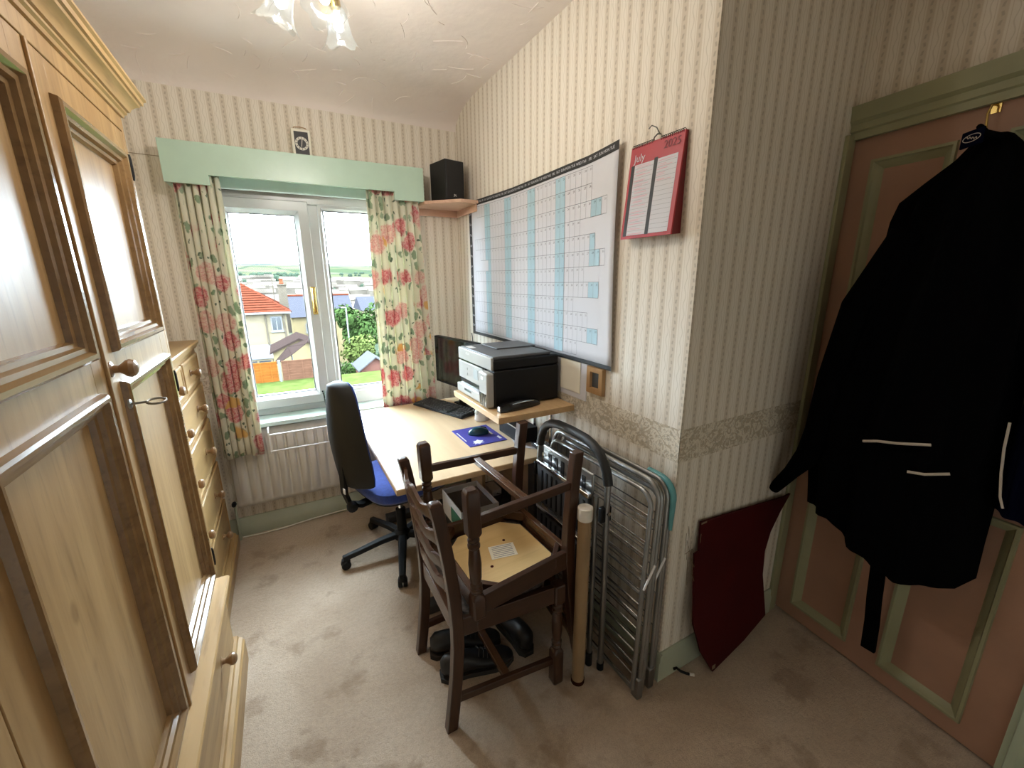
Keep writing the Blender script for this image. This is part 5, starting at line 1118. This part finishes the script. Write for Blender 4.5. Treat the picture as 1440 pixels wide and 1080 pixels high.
# --- parasol, shed, lamp post
pa = thing('parasol', 'faded brown garden parasol tilted over beyond the fence', 'parasol', (.2, 22.4, -4.0))
tl = Matrix.Rotation(R(-33), 3, 'Y'); pc0 = Vector((.18, 22.4, -1.80))
rim = [pc0 + tl @ Vector((1.02 * math.cos(2 * math.pi * k_ / 8), 1.02 * math.sin(2 * math.pi * k_ / 8), 0)) for k_ in range(8)]; ap = pc0 + tl @ Vector((0, 0, .26))
MB().add(rim + [ap], [(k_, (k_ + 1) % 8, 8) for k_ in range(8)]).build('canopy', 'canopy', pa, smooth=0, recalc=False, solid=.02)
MB().tube([ap, pc0 - Vector((0, 0, .3)), (pc0.x - .1, 22.4, -4.1)], .03, 8).build('pole', 'trim_out', pa)
for p in rim: MB().tube([p, ap], .012, 5).build('rib', 'canopy', pa)
gs = thing('garden_building', 'tan gabled outbuilding behind the parasol', 'outbuilding', (.7, 26, -4.5)); MB().prism([(-.7, 26, -4.8), (2.0, 26, -4.8), (2.0, 26, -2.35), (.65, 26, -1.75), (-.7, 26, -2.35)], (0, 3, 0)).build('wall', 'render_wall_b', gs, smooth=0)
for a_, b_ in (((-.85, -2.42), (.65, -1.72)), ((.65, -1.72), (2.15, -2.42))): MB().prism([(a_[0], 25.8, a_[1]), (b_[0], 25.8, b_[1]), (b_[0], 25.8, b_[1] + .1), (a_[0], 25.8, a_[1] + .1)], (0, 3.4, 0)).build('roof_slope', 'canopy', gs, smooth=0)
sh = thing('garden_shed', 'small pinkish shed with a grey felt roof at the right pane', 'shed', (3.6, 21.5, -4.2)); MB().prism([(3.05, 21, -4.4), (4.5, 21, -4.4), (4.5, 21, -2.75), (3.75, 21, -2.25), (3.05, 21, -2.75)], (0, 1.8, 0)).build('wall', 'shed_pink', sh, smooth=0)
for a_, b_ in (((2.9, -2.85), (3.75, -2.22)), ((3.75, -2.22), (4.6, -2.85))): MB().prism([(a_[0], 20.8, a_[1]), (b_[0], 20.8, b_[1]), (b_[0], 20.8, b_[1] + .06), (a_[0], 20.8, a_[1] + .06)], (0, 2.2, 0)).build('roof_slope', 'shed_roof', sh, smooth=0)
lp = thing('lamp_post', 'pale street lamp post in front of the trees', 'lamp post', (4.15, 33, -6)); MB().tube([(4.15, 33, -6), (4.15, 33, -.45)], .05, 8).build('pole', 'trim_out', lp); MB().box(3.8, 4.18, 32.92, 33.08, -.52, -.42).build('lamp_head', 'trim_out', lp, .02)
def tree(label, c, r, zb, m, nl, seed, name='tree'):
    t = thing(name, label, 'tree' if name == 'tree' else 'bush', (c[0], c[1], zb)); rn = random.Random(seed)
    MB().tube([(c[0], c[1], zb), (c[0] + .05, c[1], c[2])], [r[0] * .10, r[0] * .05], 8).build('trunk', 'bark', t)
    g = MB(); lobes = [(rn.uniform(-.55, .55), rn.uniform(-.5, .5), rn.uniform(-.6, .6), rn.uniform(.35, .6)) for _ in range(11)]
    for i in range(nl):
        lx, ly, lz, lr = rn.choice(lobes); v = Vector((rn.gauss(0, 1), rn.gauss(0, 1), rn.gauss(0, 1))).normalized() * lr * rn.uniform(.75, 1.05)
        p = Vector((c[0] + (lx + v.x) * r[0], c[1] + (ly + v.y) * r[1], c[2] + (lz + v.z) * r[2])); s = rn.uniform(.06, .13) * r[0]
        n_ = (v.normalized() + Vector((rn.uniform(-.7, .7), rn.uniform(-.7, .7), rn.uniform(-.2, .8)))).normalized(); u = n_.orthogonal().normalized(); w = n_.cross(u)
        g.add([p + u * s, p + w * s * .6, p - u * s, p - w * s * .6], [(0, 1, 2, 3)])
    tag(g.build('foliage', m, t, recalc=False, smooth=0), kind='stuff')
    return t
tree('tall dark green tree behind the lamp post', (5.3, 36.5, -2.3), (1.75, 1.6, 1.95), -7, 'leaf', 2600, 1)
tree('green tree partly behind the right curtain', (8.2, 40, -2.6), (1.9, 1.7, 1.9), -7, 'leaf', 2200, 5)
tree('bright yellow green bush in the garden seen through the right pane', (3.85, 27, -2.75), (1.15, 1.0, 1.10), -4.9, 'leaf_bright', 2200, 2, 'bush')
tree('dark low bush at the foot of the bright bush', (2.95, 25, -3.6), (.75, .7, .65), -4.9, 'leaf', 900, 3, 'bush')
tree('green bush beside the fence near the mullion', (5.0, 24, -3.3), (.9, .8, .8), -4.6, 'leaf', 900, 4, 'bush')
